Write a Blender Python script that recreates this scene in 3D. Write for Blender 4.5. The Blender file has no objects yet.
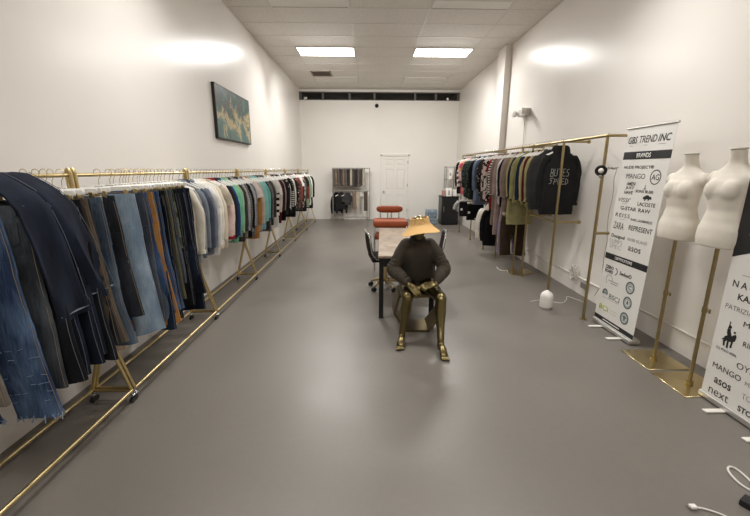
LIT_STRENGTH = 8.5
LIT_NEAR = 3.5
LAMP_W = 46.0
LAMP_W_NEAR = 33.0
LAMP_SPREAD = 2.35
LAMP_SPREAD_NEAR = 2.3
FRONT_LIGHTS = [(-8, "above the camera"), (-14, "added behind the camera as fill")]  # rear row is unseen fill, added to brighten the near floor and walls
EXPOSURE = 0.12
import bpy, bmesh, math, random
from mathutils import Vector, Matrix, noise
R = random.Random(11)
SC = bpy.context.scene
COL = SC.collection
PI = math.pi
L_X, R_X, D_Y, H_Z = -2.16, 2.843, 12.69, 4.033      # room: side walls, back wall, ceiling (metres, camera above the origin)
FRONT_Y = -3.6

# ------------------------------------------------------------------ materials
def lin(c):
    o = []
    for v in c:
        v = v / 255.0
        o.append(v / 12.92 if v <= 0.04045 else ((v + 0.055) / 1.055) ** 2.4)
    return (o[0], o[1], o[2], 1.0)

class NT:
    def __init__(self, name):
        self.m = bpy.data.materials.new(name)
        self.m.use_nodes = True
        self.t = self.m.node_tree
        self.b = self.t.nodes['Principled BSDF']
    def n(self, kind, **kw):
        x = self.t.nodes.new(kind)
        for k, v in kw.items():
            if k in x.inputs: x.inputs[k].default_value = v
            else: setattr(x, k, v)
        return x
    def l(self, a, b): self.t.links.new(a, b)
    def coord(self, scale=(1, 1, 1), which='Object'):
        tc = self.n('ShaderNodeTexCoord'); mp = self.n('ShaderNodeMapping')
        mp.inputs['Scale'].default_value = scale
        self.l(tc.outputs[which], mp.inputs['Vector'])
        return mp.outputs['Vector']
    def ramp(self, fac, stops, mode='LINEAR'):
        r = self.n('ShaderNodeValToRGB'); r.color_ramp.interpolation = mode
        e = r.color_ramp.elements
        while len(e) > 1: e.remove(e[-1])
        e[0].position, e[0].color = stops[0][0], stops[0][1]
        for p, c in stops[1:]:
            k = e.new(p); k.color = c
        self.l(fac, r.inputs['Fac'])
        return r.outputs['Color']
    def bump(self, h, strength=0.2, dist=0.01):
        bp = self.n('ShaderNodeBump', Strength=strength, Distance=dist)
        self.l(h, bp.inputs['Height']); self.l(bp.outputs['Normal'], self.b.inputs['Normal'])

def plain(name, c, rough=0.5, metal=0.0, var=0.06, scale=20.0, bump=0.0, spec=0.5):
    k = NT(name); k.b.inputs['Roughness'].default_value = rough; k.b.inputs['Metallic'].default_value = metal
    k.b.inputs['Specular IOR Level'].default_value = spec
    nz = k.n('ShaderNodeTexNoise', Scale=scale, Detail=4.0); k.l(k.coord(), nz.inputs['Vector'])
    lo = tuple(v * (1 - var) for v in lin(c)[:3]) + (1,); hi = tuple(min(1, v * (1 + var)) for v in lin(c)[:3]) + (1,)
    k.l(k.ramp(nz.outputs['Fac'], [(0.3, lo), (0.7, hi)]), k.b.inputs['Base Color'])
    if bump: k.bump(nz.outputs['Fac'], bump, 0.004)
    return k.m

def cloth(name, c, var=0.16, rough=0.9, pat=None, c2=None, sc=1.0):
    k = NT(name); k.b.inputs['Roughness'].default_value = rough; k.b.inputs['Specular IOR Level'].default_value = 0.18
    co = k.coord()
    nz = k.n('ShaderNodeTexNoise', Scale=9.0, Detail=6.0); k.l(co, nz.inputs['Vector'])
    a = lin(c)[:3]
    lo = tuple(v * (1 - var) for v in a) + (1,); hi = tuple(min(1, v * (1 + var)) for v in a) + (1,)
    col = k.ramp(nz.outputs['Fac'], [(0.3, lo), (0.7, hi)])
    if pat:
        if pat == 'hstripe':
            w = k.n('ShaderNodeTexWave', Scale=sc, wave_type='BANDS', bands_direction='Z'); k.l(co, w.inputs['Vector']); f = w.outputs['Fac']; st = [(0.0, (0, 0, 0, 1)), (0.55, (1, 1, 1, 1))]; md = 'CONSTANT'
        elif pat == 'vstripe':
            w = k.n('ShaderNodeTexWave', Scale=sc, wave_type='BANDS', bands_direction='X'); k.l(co, w.inputs['Vector']); f = w.outputs['Fac']; st = [(0.0, (0, 0, 0, 1)), (0.6, (1, 1, 1, 1))]; md = 'CONSTANT'
        elif pat == 'blotch':
            w = k.n('ShaderNodeTexNoise', Scale=sc, Detail=2.0); k.l(co, w.inputs['Vector']); f = w.outputs['Fac']; st = [(0.0, (0, 0, 0, 1)), (0.52, (1, 1, 1, 1))]; md = 'CONSTANT'
        else:
            w = k.n('ShaderNodeTexVoronoi', Scale=sc); k.l(co, w.inputs['Vector']); f = w.outputs['Distance']; st = [(0.0, (1, 1, 1, 1)), (0.28, (0, 0, 0, 1))]; md = 'CONSTANT'
        mask = k.ramp(f, st, md)
        mx = k.n('ShaderNodeMix', data_type='RGBA')
        k.l(mask, mx.inputs[0]); k.l(col, mx.inputs[6]); mx.inputs[7].default_value = lin(c2)
        col = mx.outputs[2]
    k.l(col, k.b.inputs['Base Color'])
    fz = k.n('ShaderNodeTexNoise', Scale=160.0, Detail=2.0); k.l(co, fz.inputs['Vector'])
    k.bump(fz.outputs['Fac'], 0.25, 0.002)
    return k.m

def denim(name, base, fade, amount=0.5, slub=1.0):
    k = NT(name); k.b.inputs['Roughness'].default_value = 0.88; k.b.inputs['Specular IOR Level'].default_value = 0.2
    co = k.coord((1, 1, 1)); cs = k.coord((60, 60, 4))
    big = k.n('ShaderNodeTexNoise', Scale=3.2, Detail=5.0); k.l(k.coord((2.2, 2.2, 0.8)), big.inputs['Vector'])
    yarn = k.n('ShaderNodeTexNoise', Scale=3.0, Detail=3.0); k.l(cs, yarn.inputs['Vector'])
    add = k.n('ShaderNodeMath', operation='MULTIPLY_ADD'); k.l(yarn.outputs['Fac'], add.inputs[0]); add.inputs[1].default_value = 0.35 * slub; k.l(big.outputs['Fac'], add.inputs[2])
    a, b = lin(base), lin(fade)
    lo = 0.68 - 0.25 * amount
    col = k.ramp(add.outputs[0], [(lo, a), (lo + 0.34, b)])
    k.l(col, k.b.inputs['Base Color'])
    k.bump(yarn.outputs['Fac'], 0.3, 0.002)
    return k.m

def emit(name, c, s):
    k = NT(name)
    k.b.inputs['Base Color'].default_value = (0.9, 0.9, 0.9, 1)
    k.b.inputs['Emission Color'].default_value = c
    k.b.inputs['Emission Strength'].default_value = s
    return k.m

# ------------------------------------------------------------------ mesh builder
class MB:
    def __init__(self): self.v = []; self.f = []; self.mi = []; self.cur = 0
    def add(self, vs, fs):
        o = len(self.v); self.v += [tuple(p) for p in vs]
        for f in fs: self.f.append(tuple(i + o for i in f)); self.mi.append(self.cur)
        return self
    def box(self, c, s, rot=None, bev=0.0, seg=1):
        bm = bmesh.new(); bmesh.ops.create_cube(bm, size=1.0)
        for v in bm.verts: v.co = Vector((v.co.x * s[0], v.co.y * s[1], v.co.z * s[2]))
        if bev > 0: bmesh.ops.bevel(bm, geom=list(bm.edges), offset=min(bev, min(s) * 0.45), segments=seg, profile=0.6, affect='EDGES')
        bm.verts.index_update()
        M = rot.to_4x4() if rot is not None else Matrix.Identity(4)
        c = Vector(c)
        self.add([(M @ v.co) + c for v in bm.verts], [[v.index for v in f.verts] for f in bm.faces])
        bm.free(); return self
    def rings(self, rs, cap=True, closed=False):
        n = len(rs[0]); vs = [p for r in rs for p in r]; fs = []
        m = len(rs)
        for i in range(m if closed else m - 1):
            j = (i + 1) % m
            for k in range(n):
                fs.append((i * n + k, i * n + (k + 1) % n, j * n + (k + 1) % n, j * n + k))
        if cap and not closed:
            fs.append(tuple(reversed(range(n)))); fs.append(tuple((m - 1) * n + k for k in range(n)))
        return self.add(vs, fs)
    def tube(self, pts, r, n=8, closed=False, cap=True, ry=None, up=None):
        pts = [Vector(p) for p in pts]; m = len(pts)
        rr = r if isinstance(r, (list, tuple)) else [r] * m
        r2 = ry if isinstance(ry, (list, tuple)) else ([ry] * m if ry else rr)
        rs = []; nrm = Vector(up) if up else None
        for i, p in enumerate(pts):
            if closed: t = pts[(i + 1) % m] - pts[i - 1]
            else: t = pts[min(i + 1, m - 1)] - pts[max(i - 1, 0)]
            t.normalize()
            if nrm is None:
                nrm = Vector((0, 0, 1)) if abs(t.z) < 0.9 else Vector((1, 0, 0))
            a = nrm - t * nrm.dot(t)
            if a.length < 1e-5: a = t.orthogonal()
            a.normalize(); nrm = a; b = t.cross(a)
            rs.append([p + a * (math.cos(2 * PI * k / n) * rr[i]) + b * (math.sin(2 * PI * k / n) * r2[i]) for k in range(n)])
        return self.rings(rs, cap, closed)
    def cyl(self, a, b, r, n=16, r2=None): return self.tube([a, b], [r, r if r2 is None else r2], n)
    def lathe(self, prof, c=(0, 0, 0), n=24, M=None):
        c = Vector(c); rs = []
        for (r, z) in prof:
            ring = [Vector((r * math.cos(2 * PI * k / n), r * math.sin(2 * PI * k / n), z)) for k in range(n)]
            rs.append([(M @ p if M else p) + c for p in ring])
        return self.rings(rs)
    def ball(self, c, r, n=12, m=8, M=None):
        r = r if isinstance(r, (tuple, list)) else (r, r, r)
        rs = []
        for i in range(1, m):
            t = PI * i / m
            rs.append([Vector((r[0] * math.sin(t) * math.cos(2 * PI * k / n), r[1] * math.sin(t) * math.sin(2 * PI * k / n), -r[2] * math.cos(t))) for k in range(n)])
        rs = [[(M @ p if M else p) + Vector(c) for p in q] for q in rs]
        top = (M @ Vector((0, 0, r[2])) if M else Vector((0, 0, r[2]))) + Vector(c)
        bot = (M @ Vector((0, 0, -r[2])) if M else Vector((0, 0, -r[2]))) + Vector(c)
        o = len(self.v); self.rings(rs, cap=False)
        ib = len(self.v); self.v += [tuple(bot), tuple(top)]
        last = o + (len(rs) - 1) * n
        for k in range(n):
            self.f.append((ib, o + (k + 1) % n, o + k)); self.mi.append(self.cur)
            self.f.append((ib + 1, last + k, last + (k + 1) % n)); self.mi.append(self.cur)
        return self
    def poly(self, pts2, place, depth):
        """extruded outline: pts2 in (u,v), place(u,v,w) gives the world point"""
        n = len(pts2)
        vs = [place(u, v, 0) for u, v in pts2] + [place(u, v, depth) for u, v in pts2]
        fs = [tuple(range(n)), tuple(reversed(range(n, 2 * n)))] + [(i, i + n, (i + 1) % n + n, (i + 1) % n) for i in range(n)]
        return self.add(vs, fs)
    def mesh(self, name, mats):
        me = bpy.data.meshes.new(name)
        me.from_pydata(self.v, [], self.f)
        bm = bmesh.new(); bm.from_mesh(me)
        bmesh.ops.recalc_face_normals(bm, faces=bm.faces); bm.to_mesh(me); bm.free()
        for m in (mats if isinstance(mats, (list, tuple)) else [mats]): me.materials.append(m)
        if any(self.mi): me.polygons.foreach_set('material_index', self.mi)
        me.polygons.foreach_set('use_smooth', [True] * len(me.polygons))
        me.set_sharp_from_angle(angle=math.radians(38))
        return me
    def build(self, name, mats, parent=None, loc=None, rotz=0.0):
        return link(name, self.mesh(name, mats), parent, loc, rotz)

def link(name, me, parent=None, loc=None, rotz=0.0):
    o = bpy.data.objects.new(name, me); COL.objects.link(o)
    if parent is not None: o.parent = parent
    if loc is not None: o.location = loc
    if rotz: o.rotation_euler = (0, 0, rotz)
    return o
LABELS = {}
def tag(o, label, cat, group=None):
    o['label'] = label; o['category'] = cat
    if group: o['group'] = group
    return o
def thing(name, label, cat, loc=(0, 0, 0), rotz=0.0, group=None):
    o = bpy.data.objects.new(name, None); COL.objects.link(o)
    o.location = loc; o.rotation_euler = (0, 0, rotz); o.empty_display_size = 0.05
    return tag(o, label, cat, group)
def struct(o): o['kind'] = 'structure'; return o
def dup(root, loc, rotz=0.0, label=None, group=None):
    r = root.copy(); COL.objects.link(r); r.location = loc; r.rotation_euler = (0, 0, rotz)
    if label: r['label'] = label
    if group: r['group'] = group
    for ch in list(root.children):
        c = ch.copy(); COL.objects.link(c); c.parent = r
        for g in list(ch.children):
            d = g.copy(); COL.objects.link(d); d.parent = c
    return r
def evaluated(name, mb, mats, mods, parent=None):
    """grow one continuous surface from overlapping shapes (remesh, smooth)"""
    o = mb.build(name, mats)
    for kind, kw in mods:
        md = o.modifiers.new(kind, kind)
        for a, b in kw.items(): setattr(md, a, b)
    dg = bpy.context.evaluated_depsgraph_get(); dg.update()
    me = bpy.data.meshes.new_from_object(o.evaluated_get(dg))
    me.name = name
    o.modifiers.clear(); old = o.data; o.data = me; bpy.data.meshes.remove(old)
    me.polygons.foreach_set('use_smooth', [True] * len(me.polygons))
    if parent is not None: o.parent = parent
    return o
def sup(cx, cy, z, a, b, n=24, p=2.4):
    out = []
    for k in range(n):
        t = 2 * PI * k / n; c, s = math.cos(t), math.sin(t)
        out.append(Vector((cx + a * math.copysign(abs(c) ** (2 / p), c), cy + b * math.copysign(abs(s) ** (2 / p), s), z)))
    return out
def interp(tab, t):
    """smooth lookup in a table of tuples keyed by their first entry"""
    if t <= tab[0][0]: return tab[0][1:]
    for a, b in zip(tab, tab[1:]):
        if t <= b[0]:
            u = (t - a[0]) / (b[0] - a[0]); u = u * u * (3 - 2 * u) * 0.6 + u * 0.4
            return tuple(x + (y - x) * u for x, y in zip(a[1:], b[1:]))
    return tab[-1][1:]

FONT = None
def text_mesh(s, w, h, bold=0.0, shear=0.0, depth=0.0006, spacing=1.0):
    """letters as a thin raised mesh, fitted to width w and height h, centred on the origin in the xy plane"""
    cu = bpy.data.curves.new('lettering', 'FONT'); cu.body = s; cu.size = 1.0; cu.offset = bold; cu.shear = shear; cu.extrude = 0.0; cu.space_character = spacing
    cu.resolution_u = 3
    o = bpy.data.objects.new('lettering', cu); COL.objects.link(o)
    dg = bpy.context.evaluated_depsgraph_get(); dg.update()
    me = bpy.data.meshes.new_from_object(o.evaluated_get(dg))
    bpy.data.objects.remove(o); bpy.data.curves.remove(cu)
    xs = [v.co.x for v in me.vertices]; ys = [v.co.y for v in me.vertices]
    x0, x1, y0, y1 = min(xs), max(xs), min(ys), max(ys)
    sx = w / (x1 - x0); sy = (h / (y1 - y0)) if h else sx
    for v in me.vertices: v.co = Vector(((v.co.x - (x0 + x1) / 2) * sx, (v.co.y - (y0 + y1) / 2) * sy, 0))
    bm = bmesh.new(); bm.from_mesh(me)
    r = bmesh.ops.extrude_face_region(bm, geom=list(bm.faces))
    for e in r['geom']:
        if isinstance(e, bmesh.types.BMVert): e.co.z += depth
    bmesh.ops.recalc_face_normals(bm, faces=bm.faces)
    bm.to_mesh(me); bm.free()
    return me
def letters(parent, s, M, w, h, mat, **kw):
    me = text_mesh(s, w, h, **kw); me.materials.clear(); me.materials.append(mat)
    me.transform(M)
    return link('lettering', me, parent)

# ------------------------------------------------------------------ shared materials
M_GOLD = plain('brushed_brass', (206, 186, 138), 0.32, 1.0, 0.05, 30)
M_GOLD_D = plain('aged_brass', (166, 149, 108), 0.36, 1.0, 0.06, 30)
M_PLATE = plain('polished_brass_plate', (212, 195, 152), 0.26, 1.0, 0.05, 6)
M_CHROME = plain('chrome', (205, 205, 205), 0.15, 1.0, 0.02)
M_WPLAST = plain('white_plastic', (228, 224, 218), 0.4, 0.0, 0.02)
M_BPLAST = plain('black_plastic', (22, 21, 21), 0.45, 0.0, 0.05)
M_WHITE_S = plain('painted_white_metal', (226, 222, 214), 0.4, 0.0, 0.02)
M_INK = plain('black_print', (24, 23, 24), 0.6, 0.0, 0.03)
M_GREYINK = plain('grey_print', (140, 138, 138), 0.6, 0.0, 0.03)
M_WINK = plain('white_print', (232, 230, 226), 0.6, 0.0, 0.02)
M_BANNER = plain('banner_vinyl', (222, 219, 214), 0.5, 0.0, 0.015, 4)
M_ALU = plain('aluminium', (200, 198, 194), 0.35, 0.85, 0.03)
M_HANG = plain('hanger_white', (236, 234, 228), 0.42, 0.0, 0.02)
M_CORD = plain('white_cord', (214, 210, 202), 0.5, 0.0, 0.03)
M_GREY = plain('grey_plastic', (150, 146, 140), 0.5, 0.0, 0.04)

# ------------------------------------------------------------------ the setting
def wall_mat(name, c, rough=0.33, spec=0.5):
    k = NT(name); k.b.inputs['Roughness'].default_value = rough; k.b.inputs['Specular IOR Level'].default_value = spec
    nz = k.n('ShaderNodeTexNoise', Scale=1.3, Detail=5.0); k.l(k.coord(), nz.inputs['Vector'])
    a = lin(c)[:3]
    k.l(k.ramp(nz.outputs['Fac'], [(0.3, tuple(v * 0.97 for v in a) + (1,)), (0.7, tuple(a) + (1,))]), k.b.inputs['Base Color'])
    orange = k.n('ShaderNodeTexNoise', Scale=55.0, Detail=2.0); k.l(k.coord(), orange.inputs['Vector'])
    k.bump(orange.outputs['Fac'], 0.05, 0.004)
    return k.m
M_WALL = wall_mat('white_satin_wall_paint', (233, 228, 222), 0.28, 0.09)
M_WALLB = wall_mat('white_back_wall_paint', (226, 222, 215), 0.5)
k = NT('grey_epoxy_floor')
nz = k.n('ShaderNodeTexNoise', Scale=0.9, Detail=6.0); k.l(k.coord(), nz.inputs['Vector'])
n2 = k.n('ShaderNodeTexNoise', Scale=26.0, Detail=8.0); k.l(k.coord(), n2.inputs['Vector'])
mx = k.n('ShaderNodeMath', operation='MULTIPLY_ADD'); k.l(n2.outputs['Fac'], mx.inputs[0]); mx.inputs[1].default_value = 0.3; k.l(nz.outputs['Fac'], mx.inputs[2])
k.l(k.ramp(mx.outputs[0], [(0.35, lin((104, 99, 93))), (0.95, lin((117, 111, 104)))]), k.b.inputs['Base Color'])
k.l(k.ramp(nz.outputs['Fac'], [(0.3, (0.34,) * 3 + (1,)), (0.7, (0.45,) * 3 + (1,))]), k.b.inputs['Roughness'])
k.bump(n2.outputs['Fac'], 0.06, 0.004)
M_FLOOR = k.m
# ceiling: lay-in tiles of fissured mineral board
k = NT('mineral_fibre_ceiling_tile'); k.b.inputs['Roughness'].default_value = 0.9
nz = k.n('ShaderNodeTexNoise', Scale=40.0, Detail=6.0); k.l(k.coord(), nz.inputs['Vector'])
k.l(k.ramp(nz.outputs['Fac'], [(0.35, lin((212, 207, 200))), (0.6, lin((224, 219, 212)))]), k.b.inputs['Base Color'])
M_TILE = k.m
M_GRID = plain('ceiling_grid_white', (208, 203, 196), 0.5, 0.0, 0.03)
M_NIGHT = plain('dark_night_glass', (10, 10, 12), 0.08, 0.0, 0.05)
M_FRAME = plain('bronze_window_frame', (92, 86, 80), 0.5, 0.0, 0.05)

T = 0.12
struct(MB().box(((L_X + R_X) / 2, (FRONT_Y + D_Y) / 2, -0.05), (R_X - L_X + 0.24, D_Y - FRONT_Y + 0.24, 0.1)).build('floor', M_FLOOR))
struct(MB().box((L_X - T / 2, (FRONT_Y + D_Y) / 2, H_Z / 2), (T, D_Y - FRONT_Y + 0.24, H_Z)).build('wall_left', M_WALL))
struct(MB().box((R_X + T / 2, (FRONT_Y + D_Y) / 2, H_Z / 2), (T, D_Y - FRONT_Y + 0.24, H_Z)).build('wall_right', M_WALL))
DX0, DX1, DZ = 0.405, 1.30, 2.075          # door opening in the back wall
WZ = 3.715
w = MB()
w.box(((L_X + DX0) / 2, D_Y + T / 2, WZ / 2), (DX0 - L_X, T, WZ))
w.box(((DX1 + R_X) / 2, D_Y + T / 2, WZ / 2), (R_X - DX1, T, WZ))
w.box(((DX0 + DX1) / 2, D_Y + T / 2, (DZ + WZ) / 2), (DX1 - DX0, T, WZ - DZ))
w.box(((L_X + R_X) / 2, D_Y + T / 2, 4.0), (R_X - L_X, T, 0.07))
struct(w.build('wall_back', M_WALLB))
struct(MB().box(((L_X + R_X) / 2, FRONT_Y - T / 2, H_Z / 2), (R_X - L_X, T, H_Z)).build('wall_front', M_WALLB))
struct(MB().box(((L_X + R_X) / 2, (FRONT_Y + D_Y) / 2, H_Z + 0.05), (R_X - L_X + 0.24, D_Y - FRONT_Y + 0.24, 0.1)).build('ceiling', M_TILE))
# T-bar grid, x lines every 1.22 m and y lines every 0.64 m
GX = [-1.495 + 1.217 * i for i in range(0, 4)]
GY0, GS = 8.47, 0.64
g = MB()
for x in GX: g.box((x, (FRONT_Y + D_Y) / 2, H_Z - 0.0015), (0.02, D_Y - FRONT_Y, 0.003))
y = GY0 - GS * 18
while y < D_Y - 0.1:
    if y > FRONT_Y: g.box(((L_X + R_X) / 2, y, H_Z - 0.0014), (R_X - L_X, 0.018, 0.0028))
    y += GS
struct(g.build('trim_1', M_GRID))
# column boxed out of the right wall
struct(MB().box((R_X - 0.065, 8.46, H_Z / 2), (0.13, 0.46, H_Z), bev=0.004).build('trim_2', M_WALL))
# conduit low on the right wall
struct(MB().tube([(R_X - 0.012, 1.2, 0.215), (R_X - 0.012, 8.2, 0.235)], 0.011, 8).build('trim_3', M_WHITE_S))
# clerestory band of dark windows above the back wall
mull = [-2.115, -1.43, -0.60, 0.18, 1.45, 2.10, 2.80]
for i in range(6):
    x0, x1 = mull[i], mull[i + 1]
    win = struct(MB().box(((x0 + x1) / 2, D_Y + 0.08, 3.84), (x1 - x0, 0.012, 0.25)).build('window_%d' % (i + 1), M_NIGHT))
    f = MB()
    for x in (x0 + 0.015, x1 - 0.015): f.box((x, D_Y + 0.05, 3.84), (0.03, 0.05, 0.25))
    f.box(((x0 + x1) / 2, D_Y + 0.05, 3.728), (x1 - x0, 0.05, 0.025)); f.box(((x0 + x1) / 2, D_Y + 0.05, 3.953), (x1 - x0, 0.05, 0.025))
    struct(f.build('window_frame', M_FRAME, win))
struct(MB().box((L_X + 0.025, D_Y + 0.05, 3.84), (0.05, 0.1, 0.25)).build('trim_4', M_FRAME))
struct(MB().box((R_X - 0.025, D_Y + 0.05, 3.84), (0.05, 0.1, 0.25)).build('trim_5', M_FRAME))
# six-panel door
M_DOOR = plain('door_white', (224, 220, 213), 0.4, 0.0, 0.015)
dm = MB()
cx = (DX0 + DX1) / 2; dw = DX1 - DX0 - 0.05; x0 = cx - dw / 2
dm.box((cx, D_Y + 0.035, 1.035), (dw + 0.05, 0.03, 2.07))
st = 0.11; pw = (dw - 3 * st) / 2
rows = [(0.2, 0.80), (0.98, 1.62), (1.74, 1.93)]
for x in (x0 + st / 2, cx, x0 + dw - st / 2): dm.box((x, D_Y + 0.012, 1.02), (st, 0.012, 2.03), bev=0.004)
for a, b in ((0.005, 0.2), (0.80, 0.98), (1.62, 1.74), (1.93, 2.035)): dm.box((cx, D_Y + 0.0125, (a + b) / 2), (dw, 0.011, b - a), bev=0.004)
for i in (0, 1):
    px = x0 + st + pw / 2 + i * (pw + st)
    for a, b in rows: dm.box((px, D_Y + 0.016, (a + b) / 2), (pw - 0.07, 0.014, b - a - 0.07), bev=0.007)
door = struct(dm.build('door_1', M_DOOR))
fr = MB()
for x in (DX0 + 0.005, DX1 - 0.005): fr.box((x, D_Y - 0.004, 1.045), (0.065, 0.03, 2.09), bev=0.006)
fr.box((cx, D_Y - 0.004, DZ + 0.005), (DX1 - DX0 + 0.055, 0.03, 0.08), bev=0.006)
struct(fr.build('door_frame', M_DOOR, door))
struct(MB().lathe([(0.0, 0), (0.026, 0), (0.028, 0.004), (0.01, 0.01), (0.01, 0.03), (0.024, 0.04), (0.028, 0.055), (0.02, 0.068), (0, 0.07)], (x0 + 0.065, D_Y + 0.006, 0.91), 16, Matrix.Rotation(PI / 2, 4, 'X')).build('door_knob', M_CHROME, door))
for z in (0.3, 1.12, 1.85): struct(MB().box((DX1 - 0.03, D_Y - 0.004, z), (0.024, 0.03, 0.1), bev=0.003).build('door_hinge', M_GREY, door))

# ------------------------------------------------------------------ ceiling fittings
LIGHT_C = (1.0, 0.985, 0.955, 1)
M_LIT = emit('lit_diffuser', LIGHT_C, LIT_STRENGTH)
M_UNLIT = plain('unlit_diffuser', (226, 222, 215), 0.45, 0.0, 0.02)
M_LIT2 = emit('lit_diffuser_near', LIGHT_C, LIT_NEAR)
def ceiling_light(ix, iy, lit, label):
    xa, xb = GX[ix], GX[ix + 1]; ya = GY0 + GS * iy; yb = ya + GS
    t = thing('ceiling_light', label, 'ceiling light', ((xa + xb) / 2, (ya + yb) / 2, H_Z), 0, 'recessed ceiling lights')
    w, d = xb - xa, yb - ya
    f = MB(); q = 0.022
    for s in (-1, 1):
        f.box((s * (w / 2 - q / 2 - 0.01), 0, -0.007), (q, d - 0.02, 0.014), bev=0.003)
        f.box((0, s * (d / 2 - q / 2 - 0.01), -0.007), (w - 0.02, q, 0.014), bev=0.003)
    f.build('frame', M_GRID, t)
    dd = (d - 0.02 - 2 * q)
    for s in (-1, 1):
        MB().box((0, s * dd / 4, -0.004), (w - 0.02 - 2 * q, dd / 2 - 0.008, 0.006)).build('diffuser', (M_LIT2 if iy < 0 else M_LIT) if lit else M_UNLIT, t)
    MB().box((0, 0, -0.006), (w - 0.02 - 2 * q, 0.014, 0.01)).build('divider', M_GRID, t)
    if lit:   # area lamps added below the lenses; far pairs tilt to widen the spread
        for sy in ((-1, 1) if iy >= 0 else (0,)):
            la = bpy.data.lights.new('lamp', 'AREA'); la.shape = 'RECTANGLE'; la.size = w - 0.10; la.size_y = 0.16 if sy else d - 0.10
            la.energy = LAMP_W if iy >= 0 else LAMP_W_NEAR; la.color = LIGHT_C[:3]; la.spread = LAMP_SPREAD if iy >= 0 else LAMP_SPREAD_NEAR
            lo = bpy.data.objects.new('lamp', la); COL.objects.link(lo); lo.parent = t; lo.location = (0, sy * 0.14, -0.07 if sy else -0.02); lo.rotation_euler = (sy * 0.62, 0, 0)
    return t
ceiling_light(0, 0, True, 'glowing white ceiling panel between the painting side wall and the air vent')
ceiling_light(2, 0, True, 'glowing white ceiling panel nearest the boxed column')
ceiling_light(0, -4, False, 'unlit white ceiling panel at the top edge above the painting wall')
ceiling_light(2, -4, False, 'unlit white ceiling panel at the top edge nearer the bare wall')
ceiling_light(0, 4, False, 'dark unlit ceiling panel just behind the air vent')
ceiling_light(2, 4, False, 'dark unlit ceiling panel by the windows, on the door side')
for iy, nm in FRONT_LIGHTS:
    ceiling_light(0, iy, True, 'glowing ceiling panel %s, over the jeans side' % nm)
    ceiling_light(2, iy, True, 'glowing ceiling panel %s, over the banner side' % nm)
v = thing('air_vent', 'small brown-grey square air grille in the ceiling', 'air vent', (-1.22, 10.66, H_Z))
f = MB()
for s in (-1, 1):
    f.box((s * 0.245, 0, -0.008), (0.03, 0.52, 0.016)); f.box((0, s * 0.245, -0.008), (0.52, 0.03, 0.016))
f.build('frame', plain('vent_paint', (150, 138, 124), 0.6), v)
MB().box((0, 0, -0.003), (0.47, 0.47, 0.004)).build('backing', plain('vent_dark', (104, 92, 80), 0.8), v)
sl = MB()
for i in range(14): sl.box((0, -0.215 + i * 0.033, -0.010), (0.46, 0.02, 0.002), Matrix.Rotation(0.6, 3, 'X'))
sl.build('slats', plain('vent_slat', (138, 126, 112), 0.6), v)

# small things high on the back wall
cam = thing('security_camera', 'small black dome camera high on the back wall', 'camera', (0.25, D_Y, 3.56))
MB().lathe([(0, 0), (0.06, 0), (0.06, 0.02), (0.05, 0.025), (0, 0.025)], (0, 0, 0), 18, Matrix.Rotation(PI / 2, 4, 'X')).build('mount', M_BPLAST, cam)
MB().ball((0, -0.03, 0), (0.05, 0.05, 0.05), 16, 10).build('dome', plain('dome_black', (12, 12, 13), 0.15), cam)
for x, lb, rz in ((-2.0, 'small white spot lamp under the dark windows at the painting side corner', 0.5), (2.48, 'small white spot lamp under the dark windows at the column side corner', -0.5)):
    s = thing('spot_lamp', lb, 'spot lamp', (x, D_Y - 0.005, 3.725), rz, 'spot lamps under the windows')
    MB().box((0, -0.02, 0.012), (0.05, 0.05, 0.02), bev=0.004).build('bracket', M_WPLAST, s)
    MB().cyl((0.0, -0.03, 0.045), (0.02, -0.12, 0.03), 0.033, 14).build('lamp_head', M_WPLAST, s)

# painting
k = NT('abstract_painting'); k.b.inputs['Roughness'].default_value = 0.45
n1 = k.n('ShaderNodeTexNoise', Scale=3.0, Detail=10.0, Roughness=0.72, Distortion=0.5); k.l(k.coord(), n1.inputs['Vector'])
n2 = k.n('ShaderNodeTexNoise', Scale=4.2, Detail=8.0, Roughness=0.75); k.l(k.coord((1, 1, 0.6)), n2.inputs['Vector'])
sep = k.n('ShaderNodeSeparateXYZ'); k.l(k.coord(), sep.inputs[0])
hz = k.n('ShaderNodeMath', operation='MULTIPLY_ADD'); k.l(sep.outputs['Z'], hz.inputs[0]); hz.inputs[1].default_value = 0.42; k.l(n1.outputs['Fac'], hz.inputs[2])
c1 = k.ramp(hz.outputs[0], [(0.30, lin((70, 104, 102))), (0.40, lin((92, 120, 110))), (0.445, lin((190, 172, 132))), (0.515, lin((162, 146, 108))), (0.55, lin((76, 104, 96))), (0.63, lin((36, 62, 60))), (0.70, lin((82, 116, 106))), (0.80, lin((30, 48, 46)))])
c2 = k.ramp(n2.outputs['Fac'], [(0.54, (0, 0, 0, 1)), (0.62, (1, 1, 1, 1))])
mx = k.n('ShaderNodeMix', data_type='RGBA'); k.l(c2, mx.inputs[0]); k.l(c1, mx.inputs[6]); mx.inputs[7].default_value = lin((82, 62, 52)); k.l(mx.outputs[2], k.b.inputs['Base Color'])
p = thing('painting', 'dark-edged teal, cream and brown abstract canvas hanging on the wall', 'painting', (L_X, 6.42, 2.42))
MB().box((0.024, 0, 0), (0.036, 1.50, 0.70)).build('canvas', k.m, p)
f = MB()
for s in (-1, 1):
    f.box((0.022, s * 0.76, 0), (0.044, 0.024, 0.74), bev=0.003); f.box((0.022, 0, s * 0.36), (0.044, 1.50, 0.024), bev=0.003)
f.build('frame', plain('dark_frame', (34, 32, 30), 0.5), p)

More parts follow.
